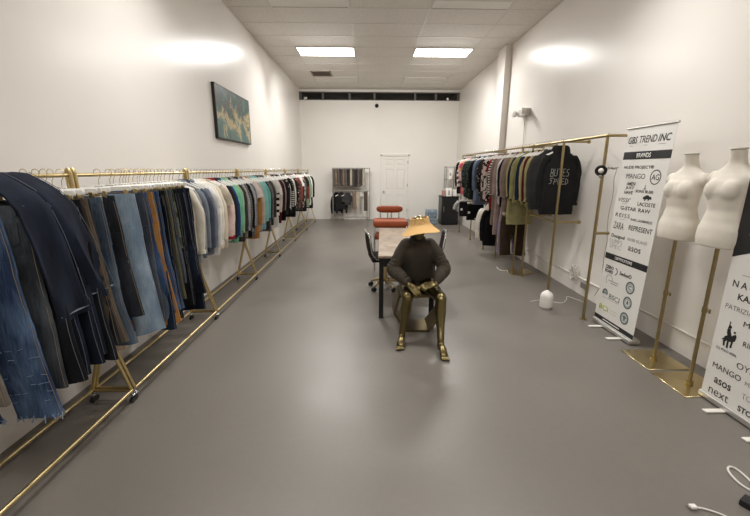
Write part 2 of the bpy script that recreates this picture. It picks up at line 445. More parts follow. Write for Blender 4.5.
# emergency light with a cord running down to the rail
e = thing('emergency_light', 'white twin-head emergency light on the bare wall beside the column', 'emergency light', (R_X, 7.22, 2.63))
MB().box((-0.05, 0, 0), (0.10, 0.34, 0.12), bev=0.012, seg=2).build('battery_box', plain('emergency_box', (206, 202, 194), 0.4), e)
for s in (-1, 1):
    MB().lathe([(0, 0), (0.035, 0), (0.055, 0.04), (0.06, 0.07), (0.052, 0.075), (0, 0.07)], (-0.10, s * 0.22, 0.0), 18, Matrix.Rotation(-PI / 2, 4, 'Y') @ Matrix.Rotation(s * 0.4, 4, 'X')).build('lamp_head', M_WPLAST, e)
MB().tube([(-0.03, 0.0, -0.05), (-0.02, 0.01, -0.3), (-0.02, -0.02, -0.5), (-0.03, 0.0, -0.66)], 0.006, 6).build('cord', M_CORD, e)
# outlet and wire bundle near the floor
o = thing('outlet_box', 'grey electrical outlet box low on the bare wall beside the tall banner', 'outlet', (R_X, 4.72, 0.16))
MB().box((-0.022, 0, 0), (0.044, 0.13, 0.085), bev=0.006).build('box', M_GREY, o)
MB().box((-0.046, 0, 0), (0.006, 0.115, 0.07), bev=0.002).build('cover_plate', plain('outlet_plate', (120, 116, 110), 0.5), o)

# ------------------------------------------------------------------ garments
def nz3(p, s, seed): return noise.noise(Vector((p[0] * s + seed * 7.31, p[1] * s + seed * 3.7, p[2] * s + seed * 1.93)))

def hang_top(root, mat, kind='sweater', seed=0, L=None, sw=0.185, th=1.0, trim=None, sl=None, detail=1):
    """jersey, shirt, jacket, coat or hoodie on a hanger: body, two sleeves, collar (or hood). Rail at local z = 0."""
    rr = random.Random(seed * 13 + 5)
    KL = dict(tee=0.70, sweater=0.72, shirt=0.80, jacket=0.74, coat=1.12, hoodie=0.78, cardigan=0.76, dress=1.0, tank=0.68)
    KS = dict(tee=0.2, sweater=0.58, shirt=0.58, jacket=0.58, coat=0.60, hoodie=0.60, cardigan=0.58, dress=0.24, tank=0.0)
    L = L or KL[kind] * rr.uniform(0.95, 1.05); sl = KS[kind] if sl is None else sl
    fat = th * {'hoodie': 1.35, 'jacket': 1.2, 'coat': 1.2}.get(kind, 1.0)
    tab = [(0.062, 0.055, 0.034), (0.085, 0.078, 0.034), (0.115, 0.122, 0.03), (0.155, sw - 0.024, 0.030), (0.195, sw, 0.034), (0.30, sw + 0.028, 0.042 * fat), (0.5, sw + 0.02, 0.04 * fat), (L - 0.04, sw + 0.03, 0.044 * fat), (L, sw + 0.02, 0.04 * fat)]
    n = 30 if detail else 20; m = 24 if detail else 15
    rs = []; ph = rr.uniform(0, 6); am = 0.011 * fat
    for i in range(m):
        u = i / (m - 1); d = 0.062 + (L - 0.062) * (u ** 1.25)
        a, b = interp(tab, d)
        ring = sup(0, 0, -d, a, b, n, 2.6)
        t = max(0, (d - 0.12) / L)
        for p in ring:
            w = am * t * (math.sin(26 * p.x + ph + 3 * t) + 0.6 * math.sin(47 * p.x - ph * 2))
            p.y += w + 0.012 * t * nz3((p.x, 0, p.z), 5, seed)
            p.x += 0.012 * t * nz3((p.x, p.y, p.z), 4, seed + 2)
            p.z += 0.008 * t * nz3((p.x, p.y, 0), 9, seed + 4)
        rs.append(ring)
    MB().rings(rs).build('body', mat, root)
    if sl > 0:
        for s in (-1, 1):
            f = rr.uniform(-0.02, 0.015)
            P = [(s * (sw - 0.045), 0, -0.168), (s * (sw - 0.008), 0, -0.198), (s * (sw + 0.024), f * 0.3, -0.265), (s * (sw + 0.045), f, -0.36), (s * (sw + 0.045), f * 1.4 - 0.008, -0.15 - sl * 0.7), (s * (sw + 0.035), f * 2 - 0.012, -0.15 - sl)]
            if sl < 0.35: P = [(s * (sw - 0.045), 0, -0.168), (s * (sw - 0.008), 0, -0.195), (s * (sw + 0.035), 0, -0.255), (s * (sw + 0.062), f, -0.16 - sl)]
            pts = []; N = 14 if detail else 9
            for i in range(N):
                q = i / (N - 1) * (len(P) - 1); k_ = min(int(q), len(P) - 2); w = q - k_
                pts.append(Vector(P[k_]).lerp(Vector(P[k_ + 1]), w))
            rx = []; ry = []
            for i in range(N):
                u = i / (N - 1); base = 0.056 - 0.016 * u if sl > 0.35 else 0.07 - 0.005 * u
                if u == 0: base = 0.035
                rx.append(base * (1 + 0.09 * math.sin(9 * u + ph + s) + 0.07 * rr.uniform(-1, 1)) * (0.85 if u > 0.93 and kind in ('sweater', 'hoodie', 'jacket') else 1))
                ry.append(0.036 * fat * (1.0 - 0.25 * u) * (1 + 0.12 * rr.uniform(-1, 1)))
            MB().tube(pts, rx, 14 if detail else 10, ry=ry, up=(1, 0, 0)).build('sleeve', mat, root)
            if detail and kind in ('sweater', 'hoodie', 'jacket', 'shirt') and sl > 0.35:
                MB().tube([pts[-1] + Vector((0, 0, 0.005)), pts[-1] - Vector((0, 0, 0.03))], 0.042, 14, ry=0.029 * fat, up=(1, 0, 0)).build('cuff', trim or mat, root)
    if kind == 'hoodie':
        hb = MB(); q = []
        for i in range(9):
            u = i / 8; q.append(sup(0, 0.012 + 0.02 * u, -0.135 + 0.115 * math.sin(u * PI * 0.62), 0.125 - 0.075 * u ** 2, 0.055 + 0.012 * math.sin(u * PI), 22, 2.2))
        hb.rings(q).build('hood', mat, root)
    else:
        c = [Vector((0.062 * math.cos(a), 0.034 * math.sin(a), -0.06 - 0.018 * (0.5 - 0.5 * math.sin(a)))) for a in [2 * PI * i / 18 for i in range(18)]]
        r = 0.013 if kind in ('jacket', 'coat', 'shirt') else 0.008
        MB().tube(c, r, 6, closed=True).build('collar', trim or mat, root)
    if detail and kind in ('jacket', 'coat', 'cardigan', 'shirt'):
        pl = MB(); rs = []
        for i in range(10):
            d = 0.10 + (L - 0.12) * i / 9; a, b = interp(tab, d)
            rs.append([Vector((sx * 0.014, -b * 1.02 - 0.004 + sy * 0.004, -d)) for sx, sy in ((-1, -1), (1, -1), (1, 1), (-1, 1))])
        pl.rings(rs).build('placket', trim or mat, root)

def hang_jeans(root, mat, seed=0, W=0.40, L=1.02, hem=0.19, th=1.0, stitch=None, belt=None, detail=1, leg=0.21):
    """trousers clipped by the waistband: denim body, waistband, pockets, seams. Rail at local z = 0."""
    rr = random.Random(seed * 17 + 3); top = 0.152; cr = top + 0.27; swy = rr.uniform(-0.035, 0.035); swx = rr.uniform(0.01, 0.085); a0 = W / 2; ph = rr.uniform(0, 6)
    n = 26; mb = MB(); bot = top + L
    def dis(p):
        t = max(0, (-p.z - top) / L)
        q = Vector(p)
        p.y += swy * t + (0.004 + 0.014 * t) * math.sin(20 * q.x + ph + 2.2 * t) + 0.022 * t * nz3((q.x, 0, q.z), 3.5, seed)
        p.x += swx * t * t
        p.x += 0.014 * t * nz3((p.x, p.y, p.z), 3, seed + 5)
        k_ = math.exp(-((t - 0.55) / 0.12) ** 2)
        p.y += 0.006 * k_ * math.sin(70 * t + 9 * p.x + ph)
        return p
    rs = []
    for i in range(9):
        u = i / 8; d = top + (cr + 0.03 - top) * u
        a = a0 * (1 + 0.09 * math.sin(u * PI * 0.5)); b = (0.017 + 0.015 * u) * th
        rs.append([dis(p) for p in sup(0, 0, -d, a, b, n, 3.0)])
    mb.rings(rs)
    for s in (-1, 1):
        q = []
        for i in range(18):
            u = i / 17; d = cr - 0.03 + (bot - cr + 0.03) * u
            wdt = leg * (1 - u) + hem * u - 0.012 * math.sin(u * PI) * (1 if hem <= leg else 2.2)
            cxx = s * (a0 * 1.09 - wdt / 2 - 0.004 + 0.012 * u)
            q.append([dis(p) for p in sup(cxx, -0.004 * s, -d + (0.006 * nz3((cxx, s, 0), 3, seed) if i == 17 else 0), wdt / 2, (0.032 - 0.004 * u) * th, 18, 2.5)])
        mb.rings(q)
    mb.build('denim_body', mat, root)
    MB().rings([[dis(p) for p in sup(0, 0, -(top - 0.006 + 0.038 * i), a0 * (1.008 + 0.012 * i), 0.0205 * th, n, 3.0)] for i in (0, 1)]).build('waistband', belt or mat, root)
    if not detail: return
    sm = stitch or M_STITCH
    for s in (-1, 1):
        def face(u, v, w): return dis(Vector((s * a0 * 0.52 + u, -(0.022 + 0.010 * (v / -0.2)) * th - 0.004 + w, -top - 0.075 + v)))
        MB().poly([(-0.065, 0), (0.065, 0), (0.062, -0.10), (0, -0.135), (-0.062, -0.10)], face, 0.006).build('pocket', mat, root)
        pts = []
        for i in range(16):
            u = i / 15; d = top + 0.03 + (bot - top - 0.035) * u
            if d < cr: xx = a0 * (1 + 0.09 * math.sin((d - top) / (cr - top) * PI * 0.5)) - 0.004
            else:
                uu = (d - cr) / (bot - cr); wdt = leg * (1 - uu) + hem * uu - 0.012 * math.sin(uu * PI) * (1 if hem <= leg else 2.2); xx = a0 * 1.09 - 0.006 + 0.012 * uu - (0.0 * wdt)
            pts.append(dis(Vector((s * (xx - 0.006), -0.021 * th, -d))))
        MB().tube(pts, 0.0014, 5).build('seam', sm, root)
    for i in (-2, -1, 1, 2):
        MB().box(dis(Vector((i * a0 * 0.42, -0.0235 * th, -top - 0.016))), (0.011, 0.006, 0.052)).build('belt_loop', mat, root)

# hangers: one of each kind, then copies
def hook_pts(d=0.075):
    pts = [(-0.019 * math.cos(a) , 0, 0.004 + 0.0215 * math.sin(a)) for a in [(-0.5 + i * 0.36) for i in range(11)]]
    pts += [(0.012, 0, -0.028), (0.002, 0, -0.045), (0, 0, -d)]
    return pts
def make_clip_hanger():
    t = thing('clip_hanger', 'clip hanger', 'hanger')
    b = MB(); b.box((0, 0, -0.108), (0.37, 0.012, 0.034), bev=0.004); b.box((0, 0, -0.09), (0.05, 0.014, 0.02), bev=0.004)
    b.build('bar', M_HANG, t)
    MB().tube(hook_pts(0.09), 0.0021, 6).build('hook', M_GOLD, t)
    for s in (-1, 1):
        c = MB(); c.box((s * 0.15, -0.012, -0.142), (0.024, 0.004, 0.056), Matrix.Rotation(0.12, 3, 'X'), bev=0.002); c.box((s * 0.15, 0.012, -0.142), (0.024, 0.004, 0.056), Matrix.Rotation(-0.12, 3, 'X'), bev=0.002); c.cyl((s * 0.15 - 0.015, 0, -0.132), (s * 0.15 + 0.015, 0, -0.132), 0.008, 8)
        c.build('clip', M_GOLD, t)
    return t
def make_top_hanger():
    t = thing('clothes_hanger', 'hanger', 'hanger')
    b = MB(); pts = [(-0.20, 0, -0.142), (-0.14, 0, -0.115), (-0.06, 0, -0.08), (0, 0, -0.062), (0.06, 0, -0.08), (0.14, 0, -0.115), (0.20, 0, -0.142)]
    b.tube([(x, y, z - 0.03) for x, y, z in pts], 0.011, 8, ry=0.008, up=(0, 0, 1))
    b.build('shoulders', M_HANG, t)
    MB().tube(hook_pts(0.094), 0.0024, 6).build('hook', M_CHROME, t)
    return t
CLIPH = make_clip_hanger(); TOPH = make_top_hanger()
_first = {}
def put_hanger(proto, loc, rz, label, group):
    if proto not in _first:
        _first[proto] = 1; proto.location = loc; proto.rotation_euler = (0, 0, rz); proto['label'] = label; proto['group'] = group; return proto
    return dup(proto, loc, rz, label, group)

# ------------------------------------------------------------------ fabrics
M_STITCH = plain('ochre_stitching', (128, 110, 86), 0.8, 0.0, 0.05)
M_STITCHW = plain('pale_stitching', (104, 110, 122), 0.8, 0.0, 0.05)
DEN = dict(
    darkblue=((16, 20, 32), (34, 44, 64)), indigo=((20, 25, 38), (34, 41, 58)), navy=((14, 17, 28), (26, 31, 46)), mid=((38, 54, 84), (74, 98, 134)), midblue=((44, 62, 92), (86, 110, 144)),
    light=((108, 128, 148), (158, 174, 188)), fade=((36, 50, 76), (92, 114, 144)), grey=((44, 47, 52), (92, 96, 102)), black=((13, 13, 15), (26, 26, 30)), charcoal=((26, 28, 33), (52, 55, 62)), steel=((54, 66, 82), (96, 110, 126)), slate=((46, 52, 62), (82, 90, 102)))
_dm = {}
def dmat(kx):
    if kx not in _dm: _dm[kx] = denim('denim_' + kx, DEN[kx][0], DEN[kx][1], 0.5)
    return _dm[kx]
CLO = dict(tan=(150, 106, 58), brown=(120, 80, 40), camel=(158, 112, 62), taupebrown=(86, 76, 66), corduroy=(98, 92, 84), peach=(200, 178, 156), khaki=(84, 82, 66), sage=(78, 94, 80), cream=(216, 208, 192), ivory=(226, 218, 202), white=(226, 224, 220),
    bluegrey=(120, 126, 136), ash=(150, 152, 154), slate=(72, 78, 90), navy=(32, 38, 56), black=(22, 21, 22), offblack=(34, 33, 34), mint=(118, 176, 144), softsage=(146, 162, 130), pink=(222, 192, 184), blush=(216, 204, 196), red=(140, 36, 40), maroon=(84, 26, 34), grey=(128, 126, 124), heather=(152, 150, 148), charcoal=(58, 56, 56),
    ochre=(150, 108, 52), teal=(112, 172, 160), paleblue=(140, 172, 182), aqua=(128, 184, 172), taupe=(128, 112, 100), mauve=(150, 130, 126), rust=(140, 70, 56), forest=(40, 54, 46), olive=(142, 136, 92), paleolive=(160, 152, 110), wine=(82, 24, 32), hood=(30, 29, 29), denimblue=(100, 114, 134), lilac=(140, 130, 150), dkbrown=(58, 46, 36), stone=(180, 170, 152), orange=(206, 140, 60), greybrown=(104, 94, 86), darkgrey=(76, 72, 70), royal=(44, 60, 112))
_cm = {}
PAT = dict(bwstripe=((226, 222, 216), 'hstripe', (26, 24, 24), 7.0), pinstripe=((150, 152, 152), 'vstripe', (90, 92, 96), 22.0), camo=((92, 100, 78), 'blotch', (48, 54, 42), 9.0), floral=((40, 38, 40), 'dots', (196, 186, 170), 22.0), print=((214, 204, 198), 'blotch', (48, 40, 42), 15.0), pinkprint=((204, 184, 176), 'blotch', (60, 40, 44), 13.0), redprint=((136, 60, 52), 'blotch', (60, 34, 34), 12.0), plaid=((120, 116, 110), 'hstripe', (64, 60, 58), 14.0), armstripe=((226, 220, 216), 'hstripe', (30, 28, 30), 3.0), multi=((214, 150, 110), 'blotch', (190, 90, 110), 7.0), greydots=((118, 116, 114), 'dots', (60, 58, 58), 40.0), darkprint=((40, 44, 42), 'blotch', (90, 92, 86), 20.0))
def cmat(kx):
    if kx not in _cm:
        if kx in PAT: c, p, c2, s = PAT[kx]; _cm[kx] = cloth('fabric_' + kx, c, 0.1, pat=p, c2=c2, sc=s)
        else: _cm[kx] = cloth('fabric_' + kx, CLO[kx])
    return _cm[kx]

# ------------------------------------------------------------------ rolling racks along the left wall
LRX, LRZ = -1.872, 1.59
ENDS = [0.93, 2.48, 4.02, 5.57, 7.12, 8.74, 10.36, 12.02]
RACK_LABELS = ['gold rolling rack holding the jeans nearest the camera', 'gold rolling rack with blue, tan and black jeans', 'gold rolling rack holding cream, pink and mint tops below the painting', 'gold rolling rack with the teal and white striped tops', 'gold rolling rack of black and white tops, third from the back wall end', 'gold rolling rack of dark and rust tops, second from the back wall end', 'gold rolling rack at the far end, touching the back wall corner']
def make_rack(ln):
    t = thing('garment_rack', 'gold rack', 'clothes rack')
    h = ln / 2 - 0.018
    for s in (-1, 1):
        y = s * h
        MB().tube([(0.14, y, 0.088), (0.136, y, 0.10), (0.014, y, 0.50), (0.006, y, 0.56), (-0.028, y, 1.60), (-0.032, y, 1.622), (-0.04, y, 1.628), (-0.048, y, 1.622), (-0.052, y, 1.60), (-0.018, y, 0.56), (-0.026, y, 0.50), (-0.136, y, 0.10), (-0.14, y, 0.088)], 0.0115, 10).build('end_frame', M_GOLD, t)
        MB().cyl((-0.14, y, 0.088), (0.14, y, 0.088), 0.011, 10).build('cross_bar', M_GOLD, t)
        for q in (-1, 1):
            c = MB(); c.cyl((q * 0.14, y, 0.05), (q * 0.14, y, 0.085), 0.008, 8); c.box((q * 0.14, y, 0.055), (0.034, 0.03, 0.012), bev=0.003)
            ca = c.build('caster', M_CHROME, t)
            MB().cyl((q * 0.14 - 0.009, y - 0.008, 0.02), (q * 0.14 + 0.009, y - 0.008, 0.02), 0.02, 16).build('wheel', M_BPLAST, ca)
    MB().cyl((-0.04, -h, LRZ), (-0.04, h, LRZ), 0.0125, 12).build('hanging_rail', M_GOLD, t)
    for q in (-1, 1): MB().cyl((q * 0.14, -h, 0.088), (q * 0.14, h, 0.088), 0.0125, 12).build('floor_rail', M_GOLD, t)
    return t
rk = make_rack(1.55)
for i in range(7):
    a, b = ENDS[i], ENDS[i + 1]
    r_ = rk if i == 0 else dup(rk, (0, 0, 0))
    r_.location = (-1.832, (a + b) / 2, 0); r_['label'] = RACK_LABELS[i]; r_['group'] = 'gold rolling racks along the painting wall'
    r_.scale = (1, (b - a) / 1.55, 1)

used_labels = set()
def uniq(lb):
    if lb in used_labels: print('DUPLICATE LABEL', lb)
    used_labels.add(lb); return lb
GNAME = dict(jeans='jeans', tee='t_shirt', sweater='sweater', shirt='shirt', jacket='jacket', coat='coat', hoodie='hoodie', cardigan='cardigan', dress='dress', tank='tank_top')

# jeans: (y, denim or fabric, words, options)
JEANS = [
    (1.50, 'c:corduroy', 'grey-brown corduroy trousers', dict(L=0.84, rz=0.1)),
    (1.66, 'fade', 'faded blue frayed jeans', dict(L=1.06, hem=0.20, rz=0.42, dx=0.02)),
    (1.83, 'grey', 'worn grey jeans', dict(L=0.98, rz=0.28)),
    (1.90, 'darkblue', 'dark blue pocketed jeans', dict(L=0.95, rz=0.30)),
    (1.96, 'black', 'thin black jeans', dict(L=0.98)),
    (2.02, 'indigo', 'indigo flared jeans', dict(L=0.99, hem=0.28, rz=0.2)),
    (2.09, 'navy', 'navy flared jeans', dict(L=0.97, hem=0.28, rz=0.2)),
    (2.15, 'indigo', 'plain indigo jeans', dict(L=0.93, hem=0.26)),
    (2.21, 'black', 'black straight jeans', dict(L=0.98)),
    (2.27, 'c:taupebrown', 'olive-black trousers', dict(L=0.92, rz=0.2)),
    (2.33, 'charcoal', 'charcoal jeans', dict(L=0.92)),
    (2.40, 'steel', 'pale grey-blue jeans', dict(L=0.98, rz=0.25)),
    (2.50, 'charcoal', 'black-washed tagged jeans', dict(L=0.84, rz=0.50)),
    (2.56, 'c:peach', 'peach twill trousers', dict(L=1.05, rz=-0.12, dx=-0.05, W=0.36)),
    (2.68, 'light', 'light-wash blue jeans', dict(L=1.06, hem=0.21, rz=0.70, dx=0.02)),
    (2.83, 'slate', 'slate blue jeans', dict(L=1.04, rz=0.55)),
    (2.87, 'mid', 'slim mid-blue jeans', dict(L=0.98, rz=0.45)),
    (2.92, 'c:tan', 'tan brown trousers', dict(L=1.08, rz=0.40, dx=0.02)),
    (2.97, 'steel', 'steel blue jeans', dict(L=1.02, rz=0.25)),
    (3.01, 'darkblue', 'dark cuffed jeans', dict(L=1.12, hem=0.23)),
    (3.06, 'mid', 'blue straight jeans', dict(L=0.98, rz=0.2)),
    (3.12, 'midblue', 'mid-blue flared jeans', dict(L=1.02, hem=0.28, rz=0.35)),
    (3.17, 'black', 'black slim jeans', dict(L=1.10)),
    (3.20, 'c:khaki', 'dark khaki trousers', dict(L=0.94)),
    (3.25, 'slate', 'slate grey jeans', dict(L=0.8)),
    (3.30, 'c:camo', 'green camouflage trousers', dict(L=0.50, hem=0.2, rz=0.15)),
    (3.35, 'black', 'black wide-leg jeans', dict(L=1.06, hem=0.25, rz=0.2)),
    (3.41, 'black', 'soft black jeans', dict(L=1.04, hem=0.24)),
    (3.47, 'navy', 'navy wide-leg jeans', dict(L=1.00, hem=0.25, rz=0.3)),
    (3.53, 'darkblue', 'dark stitched jeans', dict(L=0.98, hem=0.25)),
    (3.59, 'navy', 'long navy flared jeans', dict(L=1.17, hem=0.29, rz=0.2)),
]
prev = None
for i, (y, mk, words_, op) in enumerate(JEANS):
    op = dict(op); dx = op.pop('dx', 0.0); rz = op.pop('rz', R.uniform(-0.04, 0.14))
    lb = uniq('%s %s' % (words_, ('hanging behind the ' + prev) if prev else 'hanging on the rack nearest the camera'))
    t = thing('trousers' if mk.startswith('c:') else 'jeans', lb, 'trousers' if mk.startswith('c:') else 'jeans', (LRX + dx + R.uniform(-0.006, 0.01), y, LRZ + 0.012), rz, 'jeans and trousers on the gold racks')
    m_ = cmat(mk[2:]) if mk.startswith('c:') else dmat(mk)
    hang_jeans(t, m_, seed=i, stitch=M_STITCHW if mk in ('indigo', 'navy', 'darkblue', 'black') else None, th=0.95, **op)
    if not 1.80 < y < 2.14: put_hanger(CLIPH, t.location, rz, 'white clip hanger holding trousers on the jeans racks', 'white clip hangers with gold clips')
    prev = words_
# extra details on single pairs
jt = [o for o in SC.objects if o.get('label', '').startswith('faded blue frayed')][0]
rf = random.Random(4); M_FRAY = plain('frayed_threads', (132, 146, 168), 0.9)
bdy = [c for c in jt.children if c.name.startswith('denim_body')][0].data
for s in (-1, 1):
    fr = MB(); low = [v.co for v in bdy.vertices if v.co.x * s > 0.02 and v.co.z < -0.152 - 1.06]
    for i in range(44):
        p = low[rf.randrange(len(low))] if low else Vector((s * 0.11, 0, -1.22))
        fr.tube([p + Vector((0, 0, 0.015)), p + Vector((rf.uniform(-0.012, 0.012), rf.uniform(-0.012, 0.012), -rf.uniform(0.004, 0.024)))], 0.0024, 4)
    fr.build('frayed_hem', M_FRAY, jt)['kind'] = 'stuff'
rp = MB(); cand = [v.co for v in bdy.vertices if 0.05 < v.co.x and -1.15 < v.co.z < -0.75 and v.normal.y < -0.3]
for i in range(26):
    p = cand[rf.randrange(len(cand))] if cand else Vector((0.12, -0.04, -0.9))
    rp.tube([p + Vector((-0.011, -0.003, rf.uniform(-0.004, 0.004))), p + Vector((0.0, -0.005, 0)), p + Vector((0.011, -0.003, rf.uniform(-0.004, 0.004)))], 0.0016, 4)
rp.build('worn_patch', plain('worn_threads', (110, 126, 148), 0.9), jt)['kind'] = 'stuff'
jt = [o for o in SC.objects if o.get('label', '').startswith('black-washed tagged')][0]
MB().box((0.13, -0.045, -0.36), (0.05, 0.004, 0.09), bev=0.001).build('hang_tag', M_INK, jt)
MB().tube([(0.13, -0.045, -0.315), (0.135, -0.04, -0.22), (0.12, -0.035, -0.15)], 0.002, 5).build('tag_string', M_INK, jt)

# dark jeans slung over the first rail, one leg next to the other
t = thing('jeans', 'dark indigo jeans slung over the rail on top of the hung jeans', 'jeans', (LRX, 2.0, LRZ), 0, 'jeans slung over the rail')
def slung(y0, y1, hz, seed, mat, root, drift, nm='denim_leg'):
    path = [(-0.235, -0.62), (-0.24, -0.4), (-0.235, -0.17), (-0.20, -0.10), (-0.12, -0.045), (-0.04, 0.006), (0.02, 0.004), (0.09, -0.035), (0.16, -0.085), (0.20, -0.16), (0.215, -0.3), (0.22, -0.45), (0.22, -0.6), (0.215, hz)]
    rs = []; N = 40; w = (y1 - y0) / 2; cy = (y0 + y1) / 2; rr = random.Random(seed)
    for i in range(N):
        q = i / (N - 1) * (len(path) - 1); k_ = min(int(q), len(path) - 2); u = q - k_
        a = Vector((path[k_][0], 0, path[k_][1])); b = Vector((path[k_ + 1][0], 0, path[k_ + 1][1])); c = a.lerp(b, u)
        tg = (b - a).normalized(); nr = Vector((tg.z, 0, -tg.x)) * -1
        ring = []
        for m in range(22):
            an = 2 * PI * m / 22; sx = math.copysign(abs(math.cos(an)) ** 0.8, math.cos(an)); sy = math.copysign(abs(math.sin(an)) ** 0.8, math.sin(an))
            p = c + Vector((0, cy + sx * w * (1 + 0.45 * i / N), 0)) + nr * (sy * 0.016)
            f = nz3((c.x * 2, p.y * 6, c.z * 1.2), 3.0, seed)
            dn = min(1.0, max(0.0, -c.z / 0.35)); p += nr * ((0.006 + 0.020 * dn) * f + 0.014 * dn * math.sin(34 * p.y + seed + c.z * 3)) + Vector((0, (0.03 * dn * nz3((c.x, 1, c.z), 3, seed) + max(0, -c.z - 0.08) * drift) if c.x > 0 else 0, 0))
            ring.append(p)
        rs.append(ring)
    MB().rings(rs).build(nm, mat, root)
    hm = []
    for z_ in (0.0,):
        MB().box((path[-1][0] + 0.012, cy + (-hz - 0.115) * drift, hz + 0.035), (0.026, (y1 - y0) * 1.36, 0.002)).build('hem_stitch', M_STITCHW, root)
slung(-0.15, 0.0, -0.77, 3, dmat('indigo'), t, 0.16); slung(0.01, 0.15, -0.72, 8, dmat('indigo'), t, 0.32)
for yy, dr in ((0.005, 0.2), (0.155, 0.36)):
    MB().tube([(0.02, yy, 0.022), (0.09, yy, -0.016), (0.165, yy, -0.066), (0.215, yy + 0.07 * dr, -0.15), (0.235, yy + 0.22 * dr, -0.3), (0.242, yy + 0.37 * dr, -0.45), (0.24, yy + 0.62 * dr, -0.7)], 0.0018, 5).build('seam', M_STITCHW, t)

